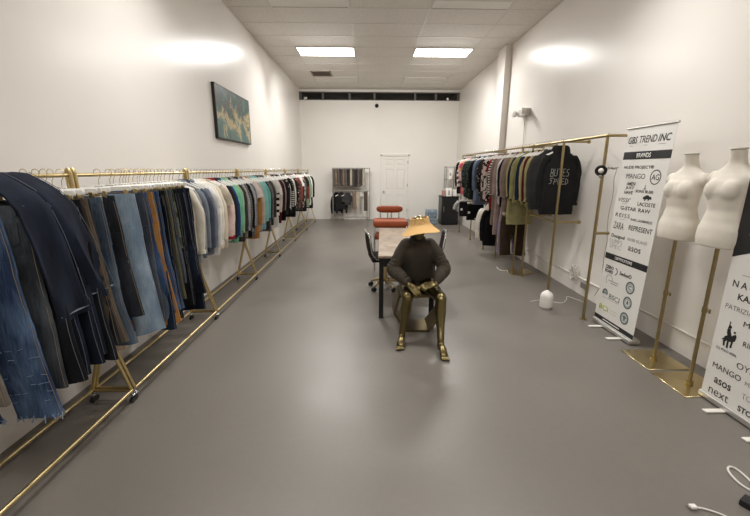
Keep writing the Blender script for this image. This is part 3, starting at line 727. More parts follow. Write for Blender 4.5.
# tops on the left racks: (y, kind, fabric, words, options)
TOPS = [
    (3.87, 'jacket', 'cream', 'cream knit jacket', dict(L=0.76)),
    (3.95, 'shirt', 'ash', 'pale grey shirt', dict(L=0.86)),
    (4.08, 'cardigan', 'bluegrey', 'blue-grey zip cardigan', dict(L=0.84)),
    (4.15, 'jacket', 'slate', 'slate denim jacket', dict(L=0.8)),
    (4.23, 'shirt', 'bluegrey', 'washed blue shirt', dict(L=0.84)),
    (4.30, 'tee', 'white', 'white cotton tee', {}),
    (4.37, 'shirt', 'white', 'long white shirt', dict(L=0.88)),
    (4.45, 'sweater', 'ivory', 'ivory knit sweater', dict(L=0.82)),
    (4.53, 'cardigan', 'cream', 'cream ribbed cardigan', dict(L=0.84)),
    (4.61, 'tee', 'stone', 'stone grey tee', dict(L=0.86)),
    (4.68, 'sweater', 'pink', 'pale pink sweater', dict(L=0.7, trim='red')),
    (4.75, 'shirt', 'blush', 'blush red-collared shirt', dict(trim='red')),
    (4.83, 'jacket', 'offblack', 'black bomber jacket', dict(L=0.78)),
    (4.90, 'shirt', 'royal', 'royal blue shirt', dict(L=0.80)),
    (4.98, 'sweater', 'mint', 'mint green sweater', dict(L=0.86)),
    (5.06, 'cardigan', 'mint', 'mint green cardigan', dict(L=0.7)),
    (5.14, 'shirt', 'softsage', 'sage green shirt', dict(L=0.82)),
    (5.22, 'sweater', 'charcoal', 'charcoal sweater', dict(L=0.9)),
    (5.30, 'shirt', 'heather', 'heather grey shirt', dict(L=0.86)),
    (5.38, 'sweater', 'plaid', 'grey banded sweater', {}),
    (5.46, 'shirt', 'black', 'slim black shirt', dict(L=0.9)),
    (5.53, 'cardigan', 'ash', 'light ash cardigan', dict(L=0.82)),
    (5.66, 'shirt', 'greydots', 'grey speckled shirt', dict(L=0.92)),
    (5.74, 'tee', 'blush', 'blush tee', {}),
    (5.82, 'coat', 'camel', 'camel long coat', dict(L=0.98)),
    (5.90, 'shirt', 'stone', 'stone linen shirt', dict(L=0.9)),
    (5.99, 'sweater', 'paleblue', 'pale blue sweater', dict(L=0.84)),
    (6.08, 'sweater', 'aqua', 'aqua green sweater', dict(L=0.8)),
    (6.17, 'shirt', 'paleblue', 'long pale blue shirt', dict(L=0.9)),
    (6.26, 'cardigan', 'teal', 'teal cardigan', dict(L=0.66)),
    (6.36, 'shirt', 'charcoal', 'charcoal twill shirt', dict(L=0.94)),
    (6.45, 'shirt', 'greydots', 'dark speckled shirt', dict(L=0.98)),
    (6.54, 'jacket', 'darkgrey', 'dark grey jacket', {}),
    (6.63, 'sweater', 'charcoal', 'coal grey sweater', dict(L=0.9)),
    (6.73, 'shirt', 'taupe', 'taupe shirt', {}),
    (6.83, 'tee', 'white', 'plain white tee', dict(L=0.8)),
    (6.93, 'sweater', 'armstripe', 'dark-banded white jumper', dict(L=0.74)),
    (7.02, 'dress', 'white', 'white shift dress', dict(L=1.0)),
    (7.20, 'sweater', 'blush', 'blush pink sweater', dict(L=0.74)),
    (7.31, 'shirt', 'maroon', 'maroon shirt', dict(L=0.96)),
    (7.42, 'jacket', 'black', 'cropped black jacket', {}),
    (7.53, 'shirt', 'mauve', 'mauve shirt', dict(L=0.7)),
    (7.64, 'coat', 'black', 'black knee coat', dict(L=0.95)),
    (7.75, 'tee', 'floral', 'black dotted tee', {}),
    (7.87, 'sweater', 'charcoal', 'faded black sweater', dict(L=0.86)),
    (7.99, 'shirt', 'white', 'crisp white shirt', dict(L=0.66)),
    (8.11, 'dress', 'black', 'black midi dress', dict(L=0.92)),
    (8.23, 'shirt', 'bwstripe', 'black and white striped shirt', dict(L=0.8)),
    (8.36, 'jacket', 'offblack', 'off-black jacket', dict(L=0.9)),
    (8.49, 'sweater', 'ivory', 'ivory sweater', dict(L=0.6)),
    (8.62, 'coat', 'black', 'long black coat', dict(L=1.0)),
    (8.86, 'shirt', 'floral', 'black flowered shirt', {}),
    (9.00, 'sweater', 'redprint', 'rust patterned sweater', dict(L=0.7)),
    (9.15, 'shirt', 'darkgrey', 'smoke grey shirt', dict(L=0.9)),
    (9.30, 'sweater', 'rust', 'rust red sweater', dict(L=0.86)),
    (9.45, 'tee', 'white', 'bright white tee', dict(L=0.6)),
    (9.60, 'jacket', 'charcoal', 'coal jacket', dict(L=0.96)),
    (9.76, 'sweater', 'pinkprint', 'pink patterned sweater', dict(L=0.9)),
    (9.92, 'shirt', 'greybrown', 'grey-brown shirt', dict(L=0.9)),
    (10.08, 'jacket', 'forest', 'forest green jacket', dict(L=0.8)),
    (10.24, 'dress', 'offblack', 'off-black dress', dict(L=1.05)),
    (10.48, 'sweater', 'redprint', 'red printed sweater', {}),
    (10.66, 'shirt', 'softsage', 'pale sage shirt', dict(L=0.98)),
    (10.84, 'jacket', 'black', 'plain black jacket', dict(L=0.9)),
    (11.03, 'shirt', 'white', 'white poplin shirt', dict(L=0.95)),
    (11.22, 'coat', 'forest', 'dark green coat', dict(L=1.0)),
    (11.42, 'coat', 'black', 'black overcoat', dict(L=1.08)),
]
def place_tops(rows, X, Z, side, where, group, seed0, rzr=(-0.05, 0.12)):
    prev = None
    for i, (y, kind, mk, words_, op) in enumerate(rows):
        op = dict(op); rz = op.pop('rz', None)
        if rz is None: rz = R.uniform(*rzr)
        if op.get('trim'): op['trim'] = cmat(op['trim'])
        dz = op.pop('dz', 0.0); dx = op.pop('dx', 0.0)
        lb = uniq('%s %s' % (words_, ('behind the %s on %s' % (prev, where)) if prev else 'at the near end of the tops on %s' % where))
        t = thing(GNAME[kind], lb, GNAME[kind].replace('_', ' '), (X + dx + R.uniform(-0.008, 0.008), y, Z - 0.016 + dz), rz, group)
        hang_top(t, cmat(mk), kind, seed0 + i, th=op.pop('th', 0.68), detail=1 if y < 7 else 0, **op)
        put_hanger(TOPH, t.location + Vector((0, 0, 0.028)), rz, 'white hanger holding a top on %s' % where, 'white hangers on %s' % where)
        prev = words_
TOPS = [(y - 0.2 * max(0.0, min(1.0, (6.2 - y) / 1.6)),) + tuple(r_) for y, *r_ in TOPS]
place_tops(TOPS, LRX, LRZ, 1, 'the painting-side rail', 'tops on the painting-side racks', 100)

# ------------------------------------------------------------------ pipe racks fixed to the right wall
RRX, RRZ = 2.41, 1.972
def flange(mb, p, ax):  # screwed pipe flange
    p = Vector(p)
    d = {'x': Vector((-0.012, 0, 0)), 'z': Vector((0, 0, 0.01))}[ax]
    mb.cyl(p, p + d, 0.036 if ax == 'z' else 0.026, 18); mb.cyl(p + d, p + d * 2.6, 0.02, 14)
def pipe_rack(label, y0, y1, posts, arms, low=None, lowarms=(), mid=()):
    t = thing('pipe_rack', label, 'clothes rack', (RRX, y0, 0), 0, 'brass pipe racks along the bare wall')
    MB().cyl((0, 0, RRZ), (0, y1 - y0, RRZ), 0.0155, 12).build('hanging_rail', M_GOLD_D, t)
    for y, z in posts:
        q = MB(); q.cyl((0, y - y0, 0.012), (0, y - y0, z), 0.0155, 12); q.ball((0, y - y0, z), 0.021, 12, 8)
        p = q.build('post', M_GOLD_D, t)
        f = MB(); flange(f, (0, y - y0, 0.0), 'z'); f.build('foot_flange', M_GOLD_D, p)
    for y, z in [(a, RRZ) for a in arms] + list(lowarms):
        p = MB().cyl((0, y - y0, z), (0.31, y - y0, z), 0.0145, 12).build('side_arm', M_GOLD_D, t)
        f = MB(); f.cyl((0.296, y - y0, z), (0.315, y - y0, z), 0.024, 16); f.ball((0.315, y - y0, z), (0.012, 0.022, 0.022), 14, 8); f.build('end_cap', M_GOLD_D, p)
    if low: MB().cyl((0, low[0] - y0, low[2]), (0, low[1] - y0, low[2]), 0.0155, 12).build('lower_rail', M_GOLD_D, t)
    return t
u1 = pipe_rack('brass pipe rack with the open corner post beside the tall banner', 3.98, 5.69, [(3.98, RRZ), (4.86, RRZ)], [3.98, 4.86, 5.69], (4.86, 5.66, 0.975), [(3.98, 0.975), (4.86, 0.975), (5.66, 0.975)])
u2 = pipe_rack('brass pipe rack standing on the brass plate, with olive, taupe and striped clothes', 5.76, 7.78, [(5.76, RRZ), (6.14, RRZ), (7.05, 1.02)], [6.12, 7.78], (6.14, 7.78, 1.02), [(7.76, 1.02)])
u3 = pipe_rack('brass pipe rack at the far end near the black cabinet', 7.84, 10.06, [(7.84, 1.0), (8.9, 1.0), (10.04, RRZ)], [7.86, 10.04], (7.86, 10.04, 1.0), [(10.0, 1.0)])
pm = MB(); pm.poly([(-0.14, 0.03), (0.10, 0.03), (0.26, 0.16), (0.26, 0.38), (-0.14, 0.38)], lambda u, v, w: Vector((u, v, w)), 0.008)
pl = pm.build('floor_plate', M_PLATE, u2)

RTOPS = [
    (5.03, 'hoodie', 'hood', 'black hoodie with white scrawl', dict(L=0.90, sw=0.205, rz=0.06, th=0.95, dx=0.07)),
    (5.24, 'sweater', 'charcoal', 'charcoal sweatshirt', dict(L=0.86)),
    (5.34, 'jacket', 'olive', 'olive twill jacket', dict(L=0.84)),
    (5.44, 'sweater', 'wine', 'wine red sweater', dict(L=0.80)),
    (5.53, 'jacket', 'paleolive', 'pale olive jacket', dict(L=0.82)),
    (5.62, 'sweater', 'navy', 'navy sweater', dict(L=0.78)),
    (5.85, 'jacket', 'olive', 'olive zip jacket', dict(L=0.82)),
    (5.95, 'sweater', 'navy', 'dark navy knit', dict(L=0.80)),
    (6.06, 'coat', 'paleolive', 'long pale olive coat', dict(L=1.18)),
    (6.22, 'shirt', 'taupe', 'dusty taupe shirt', dict(L=1.0)),
    (6.33, 'shirt', 'mauve', 'mauve shirt dress', dict(L=1.2)),
    (6.44, 'jacket', 'black', 'black jacket', dict(L=0.95)),
    (6.55, 'shirt', 'white', 'white collar shirt', dict(L=0.9)),
    (6.68, 'coat', 'mauve', 'long pinkish-taupe coat', dict(L=1.45)),
    (6.82, 'coat', 'taupe', 'long taupe coat', dict(L=1.3)),
    (6.98, 'sweater', 'bwstripe', 'black and white striped sweater', dict(L=0.8)),
    (7.10, 'tee', 'red', 'red tee', dict(L=1.04, sw=0.16)),
    (7.24, 'shirt', 'print', 'white shirt with dark print', dict(L=0.9)),
    (7.38, 'shirt', 'pinkprint', 'pink shirt with dark print', dict(L=0.92)),
    (7.54, 'dress', 'charcoal', 'coal grey dress', dict(L=0.95)),
    (7.70, 'shirt', 'floral', 'black flowered blouse', dict(L=0.85)),
    (7.96, 'jacket', 'denimblue', 'light blue denim jacket', dict(L=0.95)),
    (8.12, 'coat', 'denimblue', 'long blue denim shirt', dict(L=1.05)),
    (8.32, 'jacket', 'black', 'plain black blazer', dict(L=0.95)),
    (8.52, 'shirt', 'darkprint', 'dark patterned shirt', dict(L=0.98)),
    (8.72, 'jacket', 'forest', 'dark forest jacket', dict(L=0.96)),
    (8.94, 'shirt', 'darkprint', 'dark leaf-print shirt', dict(L=0.95)),
    (9.18, 'tee', 'multi', 'orange and pink patterned tee', dict(L=0.9)),
    (9.40, 'shirt', 'pinkprint', 'faded pink printed blouse', dict(L=0.6)),
    (9.66, 'jacket', 'black', 'black rain jacket', dict(L=0.92)),
]
place_tops(RTOPS, RRX, RRZ, -1, 'the banner-side rail', 'tops on the banner-side racks', 300, (-0.08, 0.10))
# white scrawl printed on the hoodie front
hd = [o for o in SC.objects if o.get('label', '').startswith('black hoodie with white')][0]
from mathutils.bvhtree import BVHTree
def surf_y(obj):
    b_ = [c for c in obj.children if c.name.startswith('body')][0].data
    tr = BVHTree.FromPolygons([v.co for v in b_.vertices], [p.vertices for p in b_.polygons])
    def f(x, z):
        h = tr.ray_cast(Vector((x, -1, z)), Vector((0, 1, 0)))
        return (h[0].y if h[0] else -0.05) - 0.002
    return f
SY = surf_y(hd)
def scr(strokes, x0, z0, sx, sz):
    m = MB()
    for st_ in strokes:
        s_ = [Vector((x0 + sx * a, 0, z0 + sz * b)) for a, b in st_]; q_ = []
        for a, b in zip(s_, s_[1:]): q_ += [a.lerp(b, k_ / 4) for k_ in range(4)]
        q_.append(s_[-1]); m.tube([(p.x, SY(p.x, p.z), p.z) for p in q_], 0.0026, 6)
    return m
S1 = [[(0, 0), (0.02, 1), (0.13, 0.9), (0.12, 0.55), (0.03, 0.5), (0.14, 0.4), (0.13, 0.02), (0, 0)], [(0.2, 1), (0.2, 0.2), (0.27, 0.05), (0.35, 0.2), (0.36, 1)], [(0.42, 0.98), (0.62, 1)], [(0.52, 1), (0.5, 0.05)], [(0.66, 0.05), (0.68, 1), (0.8, 0.95)], [(0.67, 0.55), (0.77, 0.55)], [(0.66, 0.05), (0.8, 0.1)], [(1, 0.95), (0.87, 0.85), (0.9, 0.55), (0.99, 0.45), (0.98, 0.1), (0.86, 0.05)]]
S2 = [[(0, 0.1), (0.1, 0.25), (0.14, 0.6), (0.05, 0.75), (0.08, 1), (0.22, 1)], [(0.24, 0), (0.28, 0.9), (0.4, 0.8), (0.37, 0.5), (0.27, 0.45)], [(0.46, 0.05), (0.47, 0.95), (0.6, 0.95)], [(0.47, 0.5), (0.57, 0.5)], [(0.46, 0.05), (0.6, 0.08)], [(0.65, 0.05), (0.66, 0.95), (0.8, 0.95)], [(0.66, 0.5), (0.76, 0.5)], [(0.65, 0.05), (0.8, 0.08)], [(0.85, 0), (0.87, 0.95), (0.98, 0.8), (1, 0.3), (0.85, 0)]]
m = scr(S1, -0.14, -0.41, 0.24, 0.10); m2 = scr(S2, -0.15, -0.51, 0.25, 0.08)
m.v += []; o = len(m.v); m.add(m2.v, m2.f); m.build('print', plain('worn_white_print', (176, 172, 166), 0.7), hd)

LOW = [   # second tier: (y, type, fabric, words, options, rail height)
    (6.24, 'p', 'dkbrown', 'dark brown trousers', dict(L=0.66), 1.02),
    (6.36, 'p', 'lilac', 'lilac-grey trousers', dict(L=0.62), 1.02),
    (7.16, 'jacket', 'black', 'black short coat', dict(L=0.82), 1.02),
    (7.30, 'jacket', 'ivory', 'cream white jacket', dict(L=0.80), 1.02),
    (7.46, 'shirt', 'white', 'white blouse', dict(L=0.72), 1.02),
    (8.55, 'p', 'black', 'black tagged shorts', dict(L=0.34, hem=0.22), 1.0),
    (9.25, 'p', 'black', 'far black tagged shorts', dict(L=0.34, hem=0.22), 1.0),
    (9.45, 'tee', 'heather', 'grey folded tee', dict(L=0.4), 1.0),
]
for i, (y, kd, mk, w_, op, z) in enumerate(LOW):
    nm = 'trousers' if kd == 'p' else GNAME[kd]
    if 'shorts' in w_: nm = 'shorts'
    t = thing(nm, uniq('%s on the low rail of the banner side' % w_), nm.replace('_', ' '), (RRX - 0.02, y, z + 0.012), R.uniform(-0.08, 0.08), 'clothes on the low banner-side rails')
    if kd == 'p':
        hang_jeans(t, cmat(mk), 500 + i, W=0.38, th=1.2, detail=0, **op)
        if nm == 'shorts': MB().box((-0.15, -0.05, -0.32), (0.05, 0.004, 0.05), bev=0.001).build('hang_tag', M_WINK, t)
        put_hanger(CLIPH, t.location, 0, 'white clip hanger on the low banner-side rail', 'clip hangers on the low banner-side rails')
    else:
        hang_top(t, cmat(mk), kd, 500 + i, detail=0, **op)
        put_hanger(TOPH, t.location, 0, 'white top hanger on the low banner-side rail', 'white top hangers on the low banner-side rails')

# round clamp lamp on the corner post, with its cord
t = thing('clamp_lamp', 'black round clamp lamp with a white bulb face on the brass corner post', 'lamp', (RRX - 0.02, 3.98, 1.63))
A = Vector((-0.55, -0.80, -0.12)).normalized()
Mr = A.to_track_quat('Z', 'Y').to_matrix().to_4x4()
MB().lathe([(0, -0.06), (0.02, -0.05), (0.038, -0.03), (0.052, 0.0), (0.056, 0.018), (0.051, 0.021), (0.03, 0.012), (0, 0.01)], A * 0.02, 26, Mr).build('reflector', M_BPLAST, t)
MB().ball(A * 0.035, 0.026, 18, 12).build('bulb', M_WPLAST, t)
MB().box((0.02, 0, -0.01), (0.05, 0.05, 0.07), bev=0.008).build('clamp', M_BPLAST, t)
MB().ball((-0.02, -0.03, -0.062), 0.016, 12, 8).build('knob', M_GREY, t)
q = MB()
for s in (-1, 1): q.tube([(0.03, s * 0.012, 0.0), (0.09, s * 0.03, 0.03), (0.13, s * 0.012, 0.012), (0.16, s * 0.02, 0.03)], 0.006, 6)
q.build('clamp_handle', M_GREY, t)
MB().tube([(0.16, 0.0, 0.02), (0.15, 0.01, -0.08), (0.157, 0.0, -0.2), (0.158, 0.005, -0.3), (0.15, 0.01, -0.42), (0.148, 0.01, -0.5), (0.155, 0.008, -0.62), (0.166, 0.0, -0.75), (0.162, 0.008, -0.92), (0.172, 0.01, -1.1), (0.18, 0.02, -1.25), (0.24, 0.2, -1.42)], 0.003, 6).build('cord', M_GREY, t)

# tangle of white cables tied on the conduit, cables on the floor
def coil(name, label, c, r, n, seed, axis='x', cat='cable', mat=None, thick=0.005, flat=0.35):
    rr = random.Random(seed); m = MB(); pts = []
    for i in range(n):
        a = i * 0.55; q = r * (0.45 + 0.55 * rr.random())
        u, v, w = q * math.cos(a) * 0.7, q * math.sin(a), r * flat * rr.uniform(-1, 1)
        pts.append((w, u, v) if axis == 'x' else (u, v, thick + abs(w) * 0.2))
    s = []
    for i in range(len(pts) - 1):
        for k_ in range(3): s.append(Vector(pts[i]).lerp(Vector(pts[i + 1]), k_ / 3))
    for _ in range(2): s = [s[0]] + [(s[i - 1] + s[i] * 2 + s[i + 1]) / 4 for i in range(1, len(s) - 1)] + [s[-1]]
    m.tube(s, thick, 6)
    o = m.build(name, mat or M_CORD, None, c); return tag(o, label, cat)
coil('cable_bundle', 'tangled white cable bundle tied on the wall conduit', (R_X - 0.04, 4.98, 0.265), 0.125, 46, 3, thick=0.006)
def floor_cord(label, pts, r=0.005, name='power_cord'):
    s = [Vector(p) for p in pts]
    for _ in range(2):
        q = [s[0]]
        for a, b in zip(s, s[1:]): q += [a.lerp(b, 0.25), a.lerp(b, 0.75)]
        s = q + [s[-1]]
    t = thing(name, label, 'cable', s[0])
    MB().tube([p - s[0] for p in s], r, 7).build('cord', M_CORD, t)
    return t
floor_cord('thin white cord straggling over the floor behind the white canister', [(2.05, 4.55, 0.006), (2.25, 4.62, 0.006), (2.4, 4.45, 0.006), (2.55, 4.6, 0.006), (2.62, 4.78, 0.006), (2.72, 4.5, 0.006)], 0.004)
floor_cord('pale cord curling on the floor under the dark brown trousers', [(2.2, 6.3, 0.006), (2.16, 6.12, 0.006), (2.24, 6.02, 0.006), (2.3, 6.1, 0.006), (2.26, 5.95, 0.006)], 0.006)
c = floor_cord('white charging cord with plug lying on the floor, nearest the camera', [(1.615, 1.53, 0.010), (1.66, 1.525, 0.006), (1.72, 1.49, 0.006), (1.76, 1.44, 0.006), (1.8, 1.36, 0.006)], 0.0045)
MB().box((-0.012, 0.0, 0.004), (0.034, 0.024, 0.018), bev=0.004).build('plug', M_WPLAST, c)
for s in (-1, 1): MB().box((-0.036, s * 0.006, 0.004), (0.016, 0.002, 0.007)).build('prong', M_CHROME, c)
floor_cord('white looped cord on the floor below the second banner', [(2.12, 1.55, 0.006), (2.02, 1.60, 0.006), (1.97, 1.66, 0.008), (2.0, 1.78, 0.006), (2.06, 1.80, 0.006), (2.06, 1.70, 0.006), (2.02, 1.62, 0.012), (1.98, 1.55, 0.006), (1.99, 1.46, 0.006)], 0.0055)
b = thing('adapter', 'black power adapter on the floor at the very corner of the frame', 'adapter', (1.90, 1.52, 0))
MB().box((0.01, 0, 0.018), (0.07, 0.11, 0.036), Matrix.Rotation(0.5, 3, 'Z'), bev=0.008, seg=2).build('case', M_BPLAST, b)
MB().tube([(0.03, 0.05, 0.018), (0.08, 0.06, 0.008), (0.13, 0.03, 0.006), (0.2, 0.05, 0.006)], 0.005, 6).build('lead', M_BPLAST, b)

# white canister in front of the second post
t = thing('canister', 'white dome-topped canister on the floor in front of the second brass post', 'canister', (2.145, 4.33, 0))
MB().lathe([(0, 0.0), (0.070, 0.0), (0.074, 0.004), (0.074, 0.02), (0, 0.02)], n=28).build('base', M_GREY, t)
MB().lathe([(0, 0.0205), (0.071, 0.0205), (0.073, 0.03), (0.073, 0.15), (0.068, 0.175), (0.05, 0.198), (0.028, 0.213), (0.012, 0.224), (0, 0.226)], n=28).build('body', M_WPLAST, t)

# ------------------------------------------------------------------ dress forms
M_LINEN = cloth('ivory_linen_form', (222, 215, 203), 0.04, 0.85)
def dress_form(y, x, label, rz, zb, ztop):
    t = thing('dress_form', label, 'mannequin', (x, y, 0), rz, 'headless dress forms on brass stands')
    H = ztop - zb; s = H / 0.69; mb = MB()
    tab = [(0.0, 0.150, 0.105, 0.0), (0.06, 0.162, 0.115, 0.004), (0.12, 0.160, 0.112, 0.004), (0.20, 0.132, 0.090, -0.002), (0.265, 0.115, 0.080, -0.004), (0.33, 0.122, 0.086, -0.006), (0.40, 0.136, 0.094, -0.008), (0.46, 0.144, 0.086, -0.002), (0.50, 0.150, 0.070, 0.006), (0.53, 0.136, 0.058, 0.012), (0.56, 0.098, 0.051, 0.016), (0.59, 0.060, 0.047, 0.018), (0.615, 0.050, 0.046, 0.016), (0.65, 0.047, 0.045, 0.010), (0.69, 0.048, 0.046, 0.004)]
    rs = []
    for i in range(48):
        z = 0.69 * i / 47; a, b, cy = interp(tab, z); rs.append(sup(0, cy * s, zb + z * s, a * s, b * s, 40, 2.15))
    mb.rings(rs)
    for q in (-1, 1):
        mb.ball((q * 0.062 * s, -0.066 * s, zb + 0.41 * s), (0.064 * s, 0.043 * s, 0.074 * s), 18, 12)
        mb.ball((q * 0.150 * s, 0.012 * s, zb + 0.492 * s), (0.034 * s, 0.042 * s, 0.056 * s), 16, 10, Matrix.Rotation(-q * 0.35, 4, 'Y'))
    evaluated('torso', mb, M_LINEN, [('REMESH', dict(mode='VOXEL', voxel_size=0.008)), ('SMOOTH', dict(factor=0.5, iterations=9))], t)
    MB().lathe([(0, 0), (0.049 * s, 0), (0.052 * s, 0.004), (0.050 * s, 0.010), (0, 0.012)], (0, 0.004 * s, ztop - 0.002), 24).build('neck_cap', plain('neck_cap_' + name_safe(label), (206, 200, 190), 0.5), t)
    MB().cyl((0, 0, 0.01), (0, 0, zb + 0.03), 0.0135, 14).build('pole', M_GOLD_D, t)
    MB().cyl((0, 0, 0.008), (0, 0, 0.03), 0.026, 16).build('collar', M_GOLD_D, t)
    kb = MB(); kb.cyl((0, 0, 0.60), (0, 0, 0.64), 0.018, 14); kb.cyl((0.0, 0.0, 0.62), (0.045, 0, 0.62), 0.005, 8); kb.cyl((0.04, 0, 0.605), (0.04, 0, 0.635), 0.007, 8)
    kb.build('height_clamp', M_GOLD_D, t)
    M = Matrix.Rotation(-rz, 3, 'Z')
    MB().box((0, 0, 0.004), (0.36, 0.36, 0.008), M, bev=0.003).build('base_plate', M_PLATE, t)
def name_safe(s): return s.split()[0]
dress_form(3.04, 2.52, 'ivory headless dress form next to the tall banner of brand names', -1.45, 1.085, 1.755)
dress_form(2.645, 2.51, 'second ivory headless dress form, nearer the camera, beside the cropped banner', -1.5, 1.10, 1.775)

# ------------------------------------------------------------------ roll-up banners
def banner(name_lb, x, ynear, yfar, lean, yaw, items, feet):
    """local frame: u runs along the banner from its far edge, v up, facing the aisle"""
    t = thing('rollup_banner', name_lb, 'banner', (x, yfar, 0), yaw, 'white roll-up banners')
    W = yfar - ynear; HT = 2.025; z0 = 0.048
    def P(u, v, w=0.0):   # w: out of the face towards the aisle
        return Vector((lean * (v / HT) - w, -u, v))
    fab = MB(); fab.add([P(0, z0, 0), P(W, z0, 0), P(W, HT, 0), P(0, HT, 0), P(0, z0, -0.002), P(W, z0, -0.002), P(W, HT, -0.002), P(0, HT, -0.002)], [(0, 1, 2, 3), (7, 6, 5, 4), (0, 4, 5, 1), (1, 5, 6, 2), (2, 6, 7, 3), (3, 7, 4, 0)])
    fab.build('printed_sheet', M_BANNER, t)
    MB().tube([P(-0.01, HT + 0.004, -0.002), P(W + 0.01, HT + 0.004, -0.002)], 0.011, 10).build('top_bar', M_ALU, t)
    base = MB(); base.box((0.035, -W / 2 + 0.005, 0.03), (0.11, W + 0.0, 0.044), bev=0.012, seg=3); base.build('base_case', M_ALU, t)
    for s in feet:
        f = MB(); f.box((-0.055, -W * s, 0.008), (0.19, 0.04, 0.012), bev=0.005, seg=2); f.build('foot', M_WHITE_S, t)
    MB().cyl((lean * 0.5 + 0.05, -W / 2, 0.07), (lean + 0.012, -W / 2, HT), 0.007, 8).build('support_pole', M_ALU, t)
    up = (P(0, 1) - P(0, 0)).normalized(); rt = Vector((0, -1, 0)); nr = rt.cross(up)
    def M(u, v, w=0.0008):
        q = P(u, v, w); return Matrix(((rt.x, up.x, nr.x, q.x), (rt.y, up.y, nr.y, q.y), (rt.z, up.z, nr.z, q.z), (0, 0, 0, 1)))
    items(t, P, M, W)
    return t
def rect(t, P, u0, u1, v0, v1, mat, nm='printed_band', w=0.001):
    m = MB(); m.add([P(u0, v0, w), P(u1, v0, w), P(u1, v1, w), P(u0, v1, w), P(u0, v0, 0.0002), P(u1, v0, 0.0002), P(u1, v1, 0.0002), P(u0, v1, 0.0002)], [(0, 1, 2, 3), (7, 6, 5, 4), (0, 4, 5, 1), (1, 5, 6, 2), (2, 6, 7, 3), (3, 7, 4, 0)]); return m.build(nm, mat, t)
def ring(t, P, u, v, r, th, mat, nm='round_emblem', a0=0.0, a1=2 * PI):
    m = MB(); n = 40; pts = [P(u + r * math.cos(a0 + (a1 - a0) * i / n), v + r * math.sin(a0 + (a1 - a0) * i / n), 0.001) for i in range(n + (0 if a1 - a0 > 6.2 else 1))]
    m.tube(pts, th, 6, closed=a1 - a0 > 6.2, ry=0.0012, up=(0, 1, 0)) if False else None
    vs = []; fs = []
    k_ = n + 1
    for i in range(k_):
        a = a0 + (a1 - a0) * i / n
        for rr_, w in ((r - th, 0.0003), (r + th, 0.0003), (r + th, 0.0016), (r - th, 0.0016)): vs.append(P(u + rr_ * math.cos(a), v + rr_ * math.sin(a), w))
    for i in range(n):
        for j in range(4): fs.append((i * 4 + j, i * 4 + (j + 1) % 4, (i + 1) * 4 + (j + 1) % 4, (i + 1) * 4 + j))
    m.add(vs, fs); return m.build(nm, mat, t)
def shape(t, P, pts, mat, nm='emblem', w0=0.0003):
    m = MB(); m.poly(pts, lambda u, v, w: P(u, v, w0 + w), 0.001); return m.build(nm, mat, t)
def disc(t, P, u, v, r, mat, nm='emblem', w0=0.0003, n=24): return shape(t, P, [(u + r * math.cos(2 * PI * i / n), v + r * math.sin(2 * PI * i / n)) for i in range(n)], mat, nm, w0)

